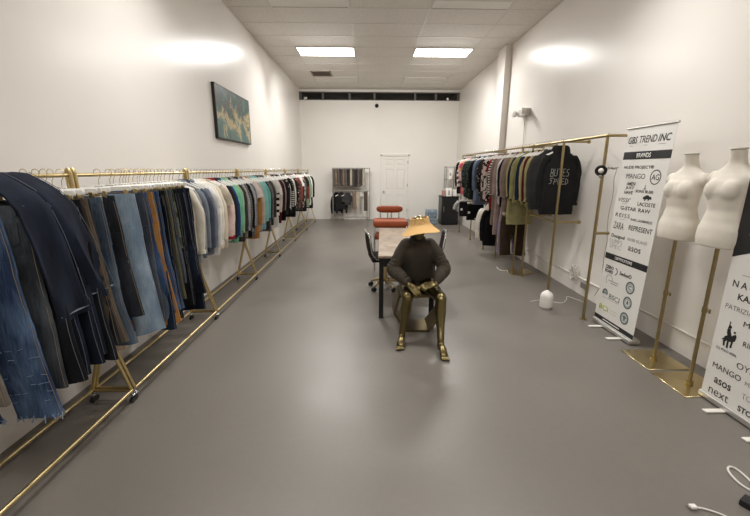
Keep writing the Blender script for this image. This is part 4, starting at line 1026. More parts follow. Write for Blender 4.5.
def fix(u, v): return u + 0.062 - v / 1.9 * 0.107
def items1(t, P, M, W):
    def tx(s, u0, u1, v, h, mat=M_INK, **kw): letters(t, s, M((fix(u0, v) + fix(u1, v)) / 2, v), abs(u1 - u0), h, mat, **kw)
    letters(t, 'GBS', M(0.10, 1.915), 0.13, 0.064, M_INK, bold=0.012, shear=0.22)
    letters(t, 'TREND', M(0.305, 1.915), 0.225, 0.064, M_INK, bold=0.006, shear=0.22)
    letters(t, 'INC', M(0.51, 1.915), 0.15, 0.064, M_INK, bold=0.012, shear=0.22)
    for u, w_ in ((0.09, 0.04), (0.285, 0.05), (0.49, 0.085)): rect(t, P, u - w_ / 2, u + w_ / 2, 1.858, 1.863, M_GREYINK, 'underline')
    rect(t, P, 0.0, W, 1.733, 1.806, M_INK)
    letters(t, 'BRANDS', M(0.288, 1.769, 0.0016), 0.19, 0.042, M_WINK, bold=0.02)
    tx('NUDE PROJECT\u00ae', 0.073, 0.482, 1.657, 0.038, bold=0.012)
    tx('MANGO', 0.125, 0.39, 1.576, 0.048, bold=-0.004)
    ring(t, P, fix(0.52, 1.57), 1.572, 0.062, 0.004, M_INK); letters(t, 'AG', M(fix(0.52, 1.57), 1.572), 0.09, 0.052, M_INK, bold=0.005)
    for i, (s, du) in enumerate((('AMEN', 0.01), ('JUST', 0.0), ('HAVE', -0.01))): tx(s, 0.14 + du, 0.265 + du, 1.503 - 0.042 * i, 0.034, bold=0.014, shear=0.1)
    tx('SONS BLEIB', 0.291, 0.525, 1.439, 0.026, bold=0.015)
    shape(t, P, [(fix(0.41, 1.47) + a, 1.465 + b) for a, b in ((-0.02, 0.0), (-0.006, 0.006), (-0.004, 0.035), (0.004, 0.035), (0.006, 0.006), (0.02, 0.0), (0.0, -0.012))], M_GREYINK)
    tx("VISSI'", 0.06, 0.24, 1.344, 0.04, bold=-0.008, shear=0.3); rect(t, P, 0.11, 0.18, 1.306, 1.309, M_GREYINK, 'underline')
    # long-tailed reptile emblem
    cu = fix(0.458, 1.375)
    shape(t, P, [(cu + a, 1.375 + b) for a, b in ((-0.055, 0.004), (-0.05, 0.016), (-0.03, 0.024), (-0.012, 0.034), (0.012, 0.034), (0.03, 0.02), (0.045, 0.024), (0.055, 0.018), (0.05, 0.008), (0.06, 0.002), (0.05, -0.004), (0.03, 0.0), (0.024, -0.014), (0.012, -0.014), (0.01, -0.002), (-0.016, -0.004), (-0.02, -0.018), (-0.034, -0.018), (-0.03, -0.004), (-0.044, -0.008))], M_INK)
    tx('LACOSTE', 0.346, 0.574, 1.323, 0.036, bold=0.01)
    tx('G-STAR', 0.111, 0.34, 1.2645, 0.036, bold=0.012); tx('RAW', 0.37, 0.526, 1.2645, 0.036, bold=0.012)
    tx('REISS', 0.05, 0.265, 1.191, 0.038, spacing=1.25); rect(t, P, fix(0.12, 1.15), fix(0.2, 1.15), 1.150, 1.153, M_GREYINK, 'underline')
    tx('KARL LAGERFELD', 0.285, 0.574, 1.168, 0.022, bold=0.012)
    tx('ZARA', 0.044, 0.2, 1.083, 0.068, bold=-0.004)
    tx('REPRESENT', 0.275, 0.592, 1.089, 0.048, bold=0.004)
    tx('Desigual', 0.033, 0.24, 0.970, 0.045, bold=0.012)
    tx('RIVER ISLAND', 0.286, 0.552, 0.976, 0.03, M_GREYINK, bold=-0.005)
    for i, s in enumerate(('LUMPS', 'SPEC')): tx(s, 0.02, 0.215, 0.918 - 0.052 * i, 0.042, M_GREYINK, bold=-0.022)
    tx('asos', 0.312, 0.487, 0.89, 0.042, bold=0.006)
    rect(t, P, 0.0, W, 0.723, 0.785, M_INK)
    letters(t, 'CERTIFICATIONS', M(0.29, 0.754, 0.0016), 0.26, 0.03, M_WINK, bold=0.015)
    for i, s in enumerate(('ZERO', 'BOARD')): tx(s, 0.012, 0.145, 0.642 - 0.042 * i, 0.035, bold=0.03)
    ring(t, P, fix(0.175, 0.62), 0.62, 0.034, 0.004, M_INK, a0=-1.4, a1=1.5)
    tx('Sedex\u00ae', 0.246, 0.424, 0.627, 0.04, bold=0.02)
    ring(t, P, fix(0.10, 0.5), 0.515, 0.05, 0.0022, M_GREYINK, a0=-0.3, a1=4.2)
    for i, (a, b) in enumerate(((0.09, 0.25), (0.13, 0.24))): rect(t, P, fix(a, 0.5), fix(b, 0.5), 0.505 - 0.022 * i, 0.513 - 0.022 * i, M_GREYINK, 'fine_print')
    G1 = M_STAMP
    for (u, v) in ((0.426, 0.525), (0.421, 0.375), (0.411, 0.213)):
        uu = fix(u, v)
        ring(t, P, uu, v, 0.053, 0.0085, G1, 'stamp'); ring(t, P, uu, v, 0.034, 0.002, G1, 'stamp')
    uu = fix(0.426, 0.525); ring(t, P, uu, 0.525, 0.017, 0.005, G1, 'emblem', 0.6, 5.6)
    uu = fix(0.421, 0.375); shape(t, P, [(uu + a, 0.375 + b) for a, b in ((0, 0.028), (0.014, 0.002), (0.012, -0.014), (0, -0.02), (-0.012, -0.014), (-0.014, 0.002))], G1)
    uu = fix(0.411, 0.213); shape(t, P, [(uu + a, 0.213 + b) for a, b in ((-0.026, 0.012), (-0.008, 0.026), (0.008, 0.026), (0.026, 0.012), (0.018, 0.0), (0.012, 0.004), (0.012, -0.024), (-0.012, -0.024), (-0.012, 0.004), (-0.018, 0.0))], G1)
    uu = fix(0.066, 0.364); ring(t, P, uu, 0.364, 0.034, 0.010, G1, 'emblem', -0.4, 3.7); ring(t, P, uu, 0.358, 0.014, 0.006, G1, 'emblem', -0.4, 3.7)
    tx('BSCI', 0.137, 0.304, 0.351, 0.05, M_STAMP, bold=0.004); rect(t, P, fix(0.03, 0.31), fix(0.3, 0.31), 0.312, 0.315, M_GREYINK, 'underline')
    tx('BCI', 0.0, 0.152, 0.205, 0.056, plain('lime_print', (176, 184, 62), 0.6), bold=0.02)
    for i in range(2): rect(t, P, fix(0.18, 0.21), fix(0.3, 0.21), 0.212 - 0.03 * i, 0.219 - 0.03 * i, plain('pale_print', (196, 198, 176), 0.6), 'fine_print')
    rect(t, P, 0.0, W, 0.060, 0.105, M_INK); rect(t, P, 0.15, 0.42, 0.077, 0.086, M_WINK, 'fine_print', 0.0016)
M_STAMP = plain('teal_grey_print', (92, 108, 108), 0.6)
def items2(t, P, M, W):
    def tx(s, u0, u1, v, h, mat=M_INK, **kw): letters(t, s, M((u0 + u1) / 2, v), u1 - u0, h, mat, **kw)
    n = 24; pts = [(0, 1.06)] + [(W * i / n, 1.06 + 0.115 * math.sin(PI * i / n)) for i in range(1, n)] + [(W, 1.06), (W, 2.02), (0, 2.02)]
    shape(t, P, pts, M_INK, 'black_header')
    letters(t, 'social', M(0.155, 1.24, 0.0018), 0.14, 0.034, M_WINK, bold=0.01)
    rect(t, P, 0.1, 0.6, 0.954, 0.958, M_GREYINK, 'underline')
    tx('NA-KD', 0.05, 0.30, 0.89, 0.046, bold=0.006, spacing=1.5)
    tx('KAPPA', 0.105, 0.29, 0.808, 0.044, bold=0.014)
    tx('PATRIZIA PEPE', 0.036, 0.335, 0.723, 0.032, bold=-0.02)
    tx('MARCCAIN', 0.185, 0.52, 0.645, 0.036, bold=0.0)
    tx('RINASCIMENTO', 0.212, 0.56, 0.516, 0.036, bold=0.0)
    # rider on a horse with a raised mallet
    H = [(-0.012, 0.045), (-0.02, 0.02), (-0.012, -0.002), (-0.03, -0.015), (-0.034, -0.05), (-0.028, -0.082), (-0.016, -0.084), (-0.018, -0.05), (-0.006, -0.036), (-0.004, -0.088), (0.01, -0.09), (0.008, -0.04), (0.024, -0.036), (0.02, -0.078), (0.034, -0.076), (0.036, -0.03), (0.048, -0.02), (0.052, 0.012), (0.044, 0.026), (0.03, 0.018), (0.018, 0.004), (0.006, 0.03), (0.0, 0.052)]
    shape(t, P, [(0.108 + a, 0.525 + b) for a, b in H], M_INK, 'rider_emblem')
    disc(t, P, 0.103, 0.588, 0.011, M_INK, 'rider_emblem'); disc(t, P, 0.142, 0.562, 0.008, M_INK, 'rider_emblem')
    shape(t, P, [(0.086, 0.55), (0.098, 0.556), (0.100, 0.62), (0.103, 0.622), (0.090, 0.626), (0.095, 0.618)], M_INK, 'rider_emblem')
    shape(t, P, [(0.066, 0.478), (0.084, 0.494), (0.082, 0.502), (0.062, 0.486)], M_INK, 'rider_emblem')
    tx('U.S. POLO ASSN.', 0.037, 0.19, 0.413, 0.018)
    tx('OYSHO', 0.205, 0.42, 0.36, 0.042, bold=-0.006)
    tx('MANGO', 0.043, 0.253, 0.279, 0.04, bold=0.0)
    tx('MNG', 0.285, 0.38, 0.27, 0.03, M_GREYINK)
    tx('asos', 0.078, 0.205, 0.177, 0.042, bold=0.012)
    tx('TOMMY', 0.285, 0.45, 0.18, 0.038, M_GREYINK, bold=-0.012)
    tx('next', 0.055, 0.207, 0.090, 0.05, bold=-0.004)
    tx('STONE', 0.278, 0.44, 0.085, 0.04, bold=0.022)
banner('tall white banner listing brand names, between the corner post and the dress form', 2.50, 3.305, 3.93, 0.078, 0.0, items1, (0.27, 0.76))
banner('white banner with a black header cropped at the edge of the picture', 2.475, 1.65, 2.50, 0.02, 0.0, items2, (0.24, 0.58))

# ------------------------------------------------------------------ stool and seated gold mannequin
M_BRONZE = plain('bronze_gold', (116, 104, 72), 0.28, 1.0, 0.05, 12)
M_BRONZE2 = plain('stool_bronze', (126, 112, 82), 0.36, 1.0, 0.08, 6)
st = thing('stool', 'angular bronze loop stool under the seated gold mannequin', 'stool', (0.50, 3.79, 0))
out = [(-0.125, 0.0), (0.125, 0.0), (0.265, 0.20), (0.20, 0.395), (-0.20, 0.395), (-0.25, 0.20)]
inn = [(-0.113, 0.022), (0.113, 0.022), (0.240, 0.20), (0.184, 0.373), (-0.184, 0.373), (-0.226, 0.20)]
b = MB(); rs = []
for y, o_, i_ in ((-0.15, out, inn), (0.15, out, inn)):
    rs.append(([Vector((x, y, z)) for x, z in o_], [Vector((x, y, z)) for x, z in i_]))
vs = rs[0][0] + rs[1][0] + rs[0][1] + rs[1][1]; fs = []
for i in range(6):
    j = (i + 1) % 6
    fs += [(i, j, 6 + j, 6 + i), (12 + i, 18 + i, 18 + j, 12 + j), (i, 12 + i, 12 + j, j), (6 + i, 6 + j, 18 + j, 18 + i)]
b.add(vs, fs); b.build('loop_frame', M_BRONZE2, st)
MB().box((0, 0, 0.404), (0.39, 0.30, 0.016), bev=0.006).build('seat_pad', M_BRONZE2, st)

O = Vector((0.48, 3.6, 0.0))
mq = thing('seated_mannequin', 'gold seated mannequin in a dark sweatshirt and straw visor on a bronze stool', 'mannequin', O)
def V(*a): return Vector(a) - O
def limb(mb, pts, r, n=18, sub=5, ry=None):
    """smooth tapering limb through the given joints"""
    P = [Vector(p) for p in pts]; Q = []; RR = []; R2 = []
    for i in range(len(P) - 1):
        p0, p1, p2, p3 = P[max(i - 1, 0)], P[i], P[i + 1], P[min(i + 2, len(P) - 1)]
        for k_ in range(sub):
            t = k_ / sub
            Q.append(0.5 * ((2 * p1) + (p2 - p0) * t + (2 * p0 - 5 * p1 + 4 * p2 - p3) * t * t + (3 * p1 - p0 - 3 * p2 + p3) * t ** 3))
            RR.append(r[i] + (r[i + 1] - r[i]) * t); R2.append((ry[i] + (ry[i + 1] - ry[i]) * t) if ry else RR[-1])
    Q.append(P[-1]); RR.append(r[-1]); R2.append(ry[-1] if ry else r[-1])
    mb.tube(Q, RR, n, ry=R2, up=(1, 0, 0)); mb.ball(Q[-1], min(RR[-1], R2[-1]) * 0.98, 12, 8); mb.ball(Q[0], min(RR[0], R2[0]) * 0.98, 12, 8)
hipL, hipR = V(0.395, 3.80, 0.49), V(0.575, 3.80, 0.49)
knL, knR = V(0.362, 3.385, 0.468), V(0.672, 3.375, 0.462)
anL, anR = V(0.318, 3.375, 0.085), V(0.655, 3.195, 0.085)
toL, toR = V(0.290, 3.235, 0.018), V(0.668, 3.035, 0.018)
bd = MB()
limb(bd, [V(0.485, 3.81, 0.46), V(0.485, 3.79, 0.55), V(0.485, 3.755, 0.66), V(0.485, 3.70, 0.80), V(0.483, 3.655, 0.89), V(0.48, 3.63, 0.955)], [0.155, 0.15, 0.115, 0.135, 0.14, 0.08], 24, 5, [0.11, 0.115, 0.085, 0.095, 0.085, 0.055])
for h_, k_, a_, t_, sg in ((hipL, knL, anL, toL, -1), (hipR, knR, anR, toR, 1)):
    limb(bd, [h_, h_.lerp(k_, 0.4) + Vector((0, 0, 0.012)), h_.lerp(k_, 0.82), k_, k_.lerp(a_, 0.12), k_.lerp(a_, 0.34) + Vector((0, 0.018, 0)), k_.lerp(a_, 0.68) + Vector((0, 0.006, 0)), a_ + Vector((0, 0, 0.03))], [0.086, 0.079, 0.059, 0.054, 0.051, 0.054, 0.037, 0.031], 20, 5)
    heel = a_ + (a_ - t_).normalized() * 0.02 + Vector((0, 0.0, -0.055)); d = Vector((t_.x - a_.x, t_.y - a_.y, 0)).normalized(); sd = Vector((-d.y, d.x, 0))
    limb(bd, [a_ + Vector((0, 0, 0.03)), a_ + Vector((0, 0, -0.01)) , heel], [0.031, 0.034, 0.028], 14, 4)
    limb(bd, [a_ + Vector((0, 0, -0.005)), a_.lerp(t_, 0.4) + Vector((0, 0, 0.012)), a_.lerp(t_, 0.75) + Vector((0, 0, 0.006)), t_ + Vector((0, 0, 0.004)) - d * 0.02], [0.03, 0.033, 0.037, 0.03], 16, 4, [0.034, 0.030, 0.022, 0.014])
    for i in range(5):
        off = (i - 2) * 0.0145 * -sg; ln = [0.028, 0.024, 0.02, 0.015, 0.008][i]
        b0 = t_ + sd * off - d * 0.02; limb(bd, [b0 + Vector((0, 0, 0.002)), b0 + d * (ln + 0.012) + Vector((0, 0, 0.0))], [0.010 if i else 0.0125, 0.0085 if i else 0.011], 8, 2)
# neck and head (turned down under the visor)
limb(bd, [V(0.48, 3.625, 0.97), V(0.472, 3.595, 1.02), V(0.465, 3.565, 1.07)], [0.056, 0.05, 0.05], 18, 4)
HC = V(0.470, 3.535, 1.108); HM = Matrix.Rotation(0.30, 4, 'X')
bd.ball(HC + Vector((0, 0.012, 0.02)), (0.073, 0.088, 0.088), 24, 16, HM)
bd.ball(HC + HM @ Vector((0, -0.025, -0.035)), (0.058, 0.062, 0.075), 20, 14, HM)
bd.ball(HC + HM @ Vector((0, -0.063, -0.085)), (0.025, 0.02, 0.02), 14, 10)
limb(bd, [HC + HM @ Vector((0, -0.078, 0.008)), HC + HM @ Vector((0, -0.101, -0.032))], [0.008, 0.013], 10, 3)
for s in (-1, 1):
    bd.ball(HC + HM @ Vector((s * 0.028, -0.075, 0.012)), (0.017, 0.012, 0.007), 12, 8, HM)
    bd.ball(HC + HM @ Vector((s * 0.012, -0.080, -0.058)), (0.016, 0.010, 0.006), 12, 8, HM)
    bd.ball(HC + HM @ Vector((s * 0.075, 0.01, -0.01)), (0.010, 0.02, 0.03), 10, 8, HM)
# arms
shL, shR = V(0.345, 3.655, 0.905), V(0.622, 3.655, 0.905)
elL, elR = V(0.245, 3.62, 0.685), V(0.735, 3.60, 0.70)
wrL, wrR = V(0.378, 3.425, 0.582), V(0.630, 3.425, 0.590)
for a_, b_, c_ in ((shL, elL, wrL), (shR, elR, wrR)):
    limb(bd, [a_, a_.lerp(b_, 0.5), b_, b_.lerp(c_, 0.35), c_], [0.05, 0.043, 0.037, 0.037, 0.024], 16, 5)
def hand(mb, w, fd, nrm, side, curl, spread=0.16):
    """palm, four unequal bent fingers, thumb from the side of the palm"""
    fd = fd.normalized(); nrm = (nrm - fd * nrm.dot(fd)).normalized(); sx = fd.cross(nrm) * side
    pe = w + fd * 0.085
    for j in range(4):
        o_ = (j - 1.5) * 0.0185
        limb(mb, [w + sx * o_ * 0.5, w + fd * 0.045 + sx * o_ * 0.95, pe + sx * o_ - nrm * 0.002], [0.0155, 0.0135, 0.0105], 10, 3)
        ln = (0.072, 0.082, 0.077, 0.060)[j]; a = spread * (j - 1.5) * 0.5
        dr = (fd + sx * a).normalized(); p = pe + sx * o_; pts = [p]; cu = curl[j] if isinstance(curl, (list, tuple)) else curl
        for k_, fr_ in enumerate((0.46, 0.31, 0.23)):
            ang = cu * (0.45 + 0.5 * k_)
            pts.append(pts[-1] + (dr * math.cos(ang) - nrm * math.sin(ang)) * ln * fr_)
        limb(mb, pts, [0.0098, 0.0092, 0.0082, 0.0066], 9, 3)
    b0 = w + fd * 0.02 - sx * 0.022
    limb(mb, [b0, b0 + fd * 0.03 - sx * 0.024 - nrm * 0.006, b0 + fd * 0.058 - sx * 0.030 - nrm * 0.012, b0 + fd * 0.08 - sx * 0.028 - nrm * 0.016], [0.0145, 0.0118, 0.0098, 0.0075], 9, 3)
hand(bd, wrL, Vector((0.060, -0.060, -0.055)), Vector((0.2, -0.75, 1)), 1, [0.45, 0.5, 0.55, 0.6])
hand(bd, wrR, Vector((-0.105, -0.030, -0.022)), Vector((-0.1, -0.6, 1)), -1, [0.3, 0.4, 0.5, 0.6])
evaluated('body', bd, M_BRONZE, [('REMESH', dict(mode='VOXEL', voxel_size=0.0048)), ('SMOOTH', dict(factor=0.5, iterations=4))], mq)

# sweatshirt
sw = MB()
limb(sw, [V(0.485, 3.795, 0.555), V(0.485, 3.785, 0.60), V(0.485, 3.745, 0.68), V(0.485, 3.69, 0.80), V(0.483, 3.655, 0.885), V(0.48, 3.635, 0.935), V(0.477, 3.62, 0.965), V(0.474, 3.61, 0.985)], [0.165, 0.182, 0.178, 0.172, 0.165, 0.115, 0.072, 0.066], 30, 6, [0.132, 0.148, 0.138, 0.13, 0.11, 0.085, 0.066, 0.060])
for a_, b_, c_, s in ((shL, elL, wrL, -1), (shR, elR, wrR, 1)):
    limb(sw, [a_ + Vector((-s * 0.03, 0, 0.005)), a_.lerp(b_, 0.35), a_.lerp(b_, 0.75), b_ + Vector((s * 0.008, 0.005, -0.012)), b_.lerp(c_, 0.3) + Vector((0, 0, -0.012)), b_.lerp(c_, 0.62), b_.lerp(c_, 0.88)], [0.074, 0.066, 0.064, 0.066, 0.064, 0.053, 0.038], 20, 6)
sh = evaluated('sweatshirt', sw, cloth('charcoal_sweatshirt', (67, 61, 53), 0.12), [('REMESH', dict(mode='VOXEL', voxel_size=0.0075)), ('SMOOTH', dict(factor=0.5, iterations=5))], mq)
me = sh.data
segs = [(shL, elL), (elL, wrL), (shR, elR), (elR, wrR)]
nrms = [v.normal.copy() for v in me.vertices]
for v, n_ in zip(me.vertices, nrms):
    best = None
    for (a_, b_) in segs:
        d = b_ - a_; t = max(0, min(1, (v.co - a_).dot(d) / d.length_squared)); q = (v.co - (a_ + d * t)).length
        if best is None or q < best[0]: best = (q, t, d.length, a_, b_)
    q, t, ln, a_, b_ = best
    k_ = max(0.0, 1 - max(0, q - 0.05) / 0.05)
    wv = noise.noise(Vector((v.co.x * 6, v.co.y * 6, v.co.z * 6)))
    f = math.sin(t * ln * 120 + 16 * wv + 22 * (v.co.x - v.co.y)) * (0.6 + 0.8 * noise.noise(v.co * 14)) * 0.0058 * k_ * (0.35 + t)
    f += 0.013 * (1 - k_) * noise.noise(Vector((v.co.x * 12, v.co.y * 12, v.co.z * 5))) + 0.004 * wv
    v.co += n_ * f
for w_, b_ in ((wrL, elL), (wrR, elR)):
    d = (b_ - w_).normalized()
    MB().tube([w_ + d * 0.03, w_ + d * 0.045, w_ + d * 0.062], [0.034, 0.040, 0.038], 18).build('cuff', sh.data.materials[0], mq)
nk = [V(0.474 + 0.070 * math.cos(2 * PI * i / 24), 3.612 + 0.062 * math.sin(2 * PI * i / 24), 0.982 + 0.022 * math.sin(2 * PI * i / 24)) for i in range(24)]
MB().tube(nk, 0.011, 8, closed=True).build('neckband', sh.data.materials[0], mq)
# straw visor: open crown band with a flaring brim, tipped towards the aisle
k = NT('woven_straw'); k.b.inputs['Roughness'].default_value = 0.75
wv = k.n('ShaderNodeTexWave', Scale=34.0, wave_type='RINGS', rings_direction='Z', Distortion=1.0); k.l(k.coord(), wv.inputs['Vector'])
k.l(k.ramp(wv.outputs['Fac'], [(0.0, lin((204, 160, 98))), (1.0, lin((222, 182, 122)))]), k.b.inputs['Base Color']); k.bump(wv.outputs['Fac'], 0.3, 0.003)
VT = Matrix.Translation(HC + Vector((0.006, -0.005, 0.030))) @ Matrix.Rotation(0.02, 4, 'X') @ Matrix.Rotation(-0.13, 4, 'Y')
def vprof(off):
    rs = []
    for r_, z in ((0.082 + off, 0.058), (0.086 + off, 0.040), (0.090 + off, 0.012), (0.094 + off, 0.0), (0.108 + off * 0.8, -0.018), (0.130 + off * 0.5, -0.044), (0.155, -0.068 + off * 0.6), (0.176, -0.086 + off * 0.6)):
        ring_ = []
        for i in range(44):
            a = 2 * PI * i / 44; fr_ = max(0.0, -math.sin(a)); bk = max(0.0, math.sin(a)); ex = max(0, r_ - 0.1)
            rad = r_ + ex * (0.16 * fr_ - 0.55 * bk); zz = z * (1.0 if z > 0 else (1.0 - 0.25 * fr_)) + (0.010 * math.sin(3 * a) * ex / 0.1)
            ring_.append(VT @ Vector((rad * math.cos(a), rad * math.sin(a), zz)))
        rs.append(ring_)
    return rs
o_, i_ = vprof(0.0035), vprof(-0.0035)
vb = MB(); vb.rings(o_ + i_[::-1], cap=False, closed=True); vb.build('straw_visor', k.m, mq)

# ------------------------------------------------------------------ table and chairs
k = NT('swirled_stone_top'); k.b.inputs['Roughness'].default_value = 0.35
n1 = k.n('ShaderNodeTexNoise', Scale=3.2, Detail=9.0, Distortion=2.2, Roughness=0.6); k.l(k.coord(), n1.inputs['Vector'])
k.l(k.ramp(n1.outputs['Fac'], [(0.3, lin((120, 102, 86))), (0.47, lin((146, 128, 110))), (0.55, lin((168, 152, 134))), (0.7, lin((130, 112, 96)))]), k.b.inputs['Base Color'])
M_TBLACK = plain('black_steel', (22, 20, 19), 0.45)
tb = thing('table', 'long table with swirled beige top and black steel legs behind the gold mannequin', 'table', (0.445, 4.84, 0), -0.033)
TW, TL = 0.63, 1.94
MB().box((0, 0, 0.736), (TW, TL, 0.028), bev=0.004).build('tabletop', k.m, tb)
ap = MB()
for s in (-1, 1): ap.box((s * (TW / 2 - 0.04), 0, 0.675), (0.03, TL - 0.06, 0.094)); ap.box((0, s * (TL / 2 - 0.035), 0.675), (TW - 0.11, 0.03, 0.094))
ap.build('apron', M_TBLACK, tb)
for sx in (-1, 1):
    for sy in (-1, 1): MB().box((sx * (TW / 2 - 0.035), sy * (TL / 2 - 0.16 if sy < 0 else TL / 2 - 0.05), 0.361), (0.05, 0.05, 0.722), bev=0.003).build('leg', M_TBLACK, tb)

M_ORANGE = cloth('rust_orange_leather', (156, 80, 50), 0.08, 0.55)
oc = thing('bar_chair', 'rust orange upholstered chair with steel tube frame at the far end of the table', 'chair', (0.355, 6.28, 0))
def cushion(mb, c, s, r):
    mb.box(c, s, bev=r, seg=5); return mb
cushion(MB(), (0, 0.02, 0.765), (0.56, 0.44, 0.115), 0.05).build('seat', M_ORANGE, oc)
bk = MB(); pts = [(-0.175 + 0.35 * i / 10, 0.24 - 0.03 * math.cos((i / 10 - 0.5) * PI), 0.97) for i in range(11)]
bk.tube(pts, [0.05] + [0.06] * 9 + [0.05], 16, up=(0, 0, 1)); bk.ball(pts[0], 0.05, 14, 10); bk.ball(pts[-1], 0.05, 14, 10); bk.build('back_roll', M_ORANGE, oc)
for x in (-0.16, -0.03, 0.03, 0.16): MB().cyl((x, 0.22, 0.78), (x, 0.225, 0.97), 0.009, 10).build('back_post', M_CHROME, oc)
for s in (-1, 1):
    MB().tube([(s * 0.26, -0.19, 0.0), (s * 0.26, -0.19, 0.70), (s * 0.26, -0.16, 0.735), (s * 0.26, 0.18, 0.735), (s * 0.26, 0.21, 0.70), (s * 0.26, 0.21, 0.0)], 0.012, 10).build('leg_frame', M_CHROME, oc)
MB().cyl((-0.26, -0.19, 0.30), (0.26, -0.19, 0.30), 0.010, 10).build('footrest', M_CHROME, oc)
cushion(MB(), (0.0, 0.02, 0.55), (0.54, 0.36, 0.085), 0.04).build('lower_cushion', M_ORANGE, oc)

M_SEAT = cloth('dark_chair_fabric', (40, 36, 34), 0.1)
def office_chair(x, y, rz, label):
    t = thing('office_chair', label, 'chair', (x, y, 0), rz, 'office chairs beside the table')
    cushion(MB(), (0, 0, 0.455), (0.46, 0.44, 0.06), 0.025).build('seat', M_SEAT, t)
    rs = []
    for i in range(11):
        z = 0.50 + 0.28 * i / 10; yy = -0.20 - 0.045 * (i / 10) - 0.01 * math.sin(i / 10 * PI)
        w = 0.20 + 0.02 * math.sin(i / 10 * PI)
        rs.append([Vector((sx * w + 0 * sy, yy + 0.012 * sy - 0.03 * (abs(sx) == 0), z)) for sx, sy in ((-1, -1), (0, -1), (1, -1), (1, 1), (0, 1), (-1, 1))])
    MB().rings(rs).build('backrest', M_SEAT, t)
    MB().tube([(-0.235, 0.17, 0.47), (-0.235, -0.16, 0.47), (-0.23, -0.215, 0.55), (-0.225, -0.25, 0.75), (-0.19, -0.262, 0.805), (0, -0.285, 0.815), (0.19, -0.262, 0.805), (0.225, -0.25, 0.75), (0.23, -0.215, 0.55), (0.235, -0.16, 0.47), (0.235, 0.17, 0.47)], 0.0125, 10).build('tube_frame', M_CHROME, t)
    MB().cyl((0, 0, 0.10), (0, 0, 0.43), 0.026, 16).build('gas_column', M_GOLD, t)
    for i in range(5):
        a = 2 * PI * i / 5 + 0.35; c, s = math.cos(a), math.sin(a)
        MB().tube([(0.02 * c, 0.02 * s, 0.125), (0.10 * c, 0.10 * s, 0.120), (0.18 * c, 0.18 * s, 0.095), (0.225 * c, 0.225 * s, 0.068)], [0.024, 0.022, 0.018, 0.014], 10).build('base_arm', M_GOLD, t)
        w = MB()
        for q in (-1, 1): w.cyl((0.232 * c - s * q * 0.006, 0.232 * s + c * q * 0.006, 0.029), (0.232 * c - s * q * 0.024, 0.232 * s + c * q * 0.024, 0.029), 0.029, 16)
        w.cyl((0.225 * c, 0.225 * s, 0.03), (0.225 * c, 0.225 * s, 0.07), 0.008, 8)
        w.build('caster', M_BPLAST, t)
office_chair(0.235, 5.14, -PI / 2 + 0.12, 'dark office chair with gold star base pushed under the painting side of the table')
office_chair(0.775, 5.14, PI / 2 - 0.12, 'dark office chair with steel tube back on the banner side of the table')

# ------------------------------------------------------------------ along the back wall
BRY = 12.42
br = thing('display_rack', 'white and steel two-tier clothes rack against the back wall', 'clothes rack', (-0.56, BRY, 0))
for x in (-0.585, 0.585):
    for y in (-0.11, 0.11): MB().cyl((x, y, 0.0), (x, y, 1.66), 0.013, 10).build('post', M_GREY, br)
for z, nm in ((1.655, 'top_rail'), (0.945, 'middle_rail')): MB().cyl((-0.585, 0, z), (0.585, 0, z), 0.013, 10).build(nm, M_GREY, br)
for x in (-0.585, 0.585):
    for z in (1.655, 0.945, 0.10): MB().cyl((x, -0.11, z), (x, 0.11, z), 0.011, 8).build('side_bar', M_GREY, br)
for y in (-0.11, 0.11): MB().cyl((-0.585, y, 0.10), (0.585, y, 0.10), 0.011, 8).build('floor_bar', M_GREY, br)
SC_ = ['greybrown', 'taupe', 'greybrown', 'darkgrey', 'taupe', 'greybrown', 'charcoal', 'stone', 'darkgrey', 'charcoal', 'greybrown', 'darkgrey', 'stone']
SW_ = ['grey-brown', 'taupe', 'umber', 'smoke grey', 'warm taupe', 'mushroom', 'coal', 'pale stone', 'ash black', 'dark coal', 'mousy brown', 'graphite', 'light stone']
def folded(root, mat, w, L, seed, th=0.03):
    rs = []; rr = random.Random(seed); ph = rr.uniform(0, 6)
    for i in range(14):
        u = i / 13; d = 0.02 + u * L
        ring_ = sup(0, 0, -d, w / 2 * (1 + 0.05 * math.sin(3 * u + ph)), th * (1.2 - 0.3 * u), 20, 2.6)
        for p in ring_: p.y += 0.012 * u * math.sin(30 * p.x + ph); p.z += 0.006 * u * nz3((p.x, p.y, 0), 9, seed)
        rs.append(ring_)
    MB().rings(rs).build('cloth', mat, root)
    for q in (-1, 1): MB().box((q * w * 0.3, 0, -0.02), (0.02, th * 2.6, 0.04), bev=0.002).build('clip', M_CHROME, root)
prev = None
for i, (kx, wd) in enumerate(zip(SC_, SW_)):
    x = -1.11 + i * 0.078
    t = thing('trousers', uniq('%s trousers atop the back-wall rack, %s' % (wd, ('next to the %s pair' % prev) if prev else 'at the corner end')), 'trousers', (x, BRY, 1.655), R.uniform(-0.2, 0.2), 'trousers on the back-wall rack')
    folded(t, cmat(kx), 0.085, 0.52 * R.uniform(0.93, 1.05), 700 + i, 0.075); prev = wd
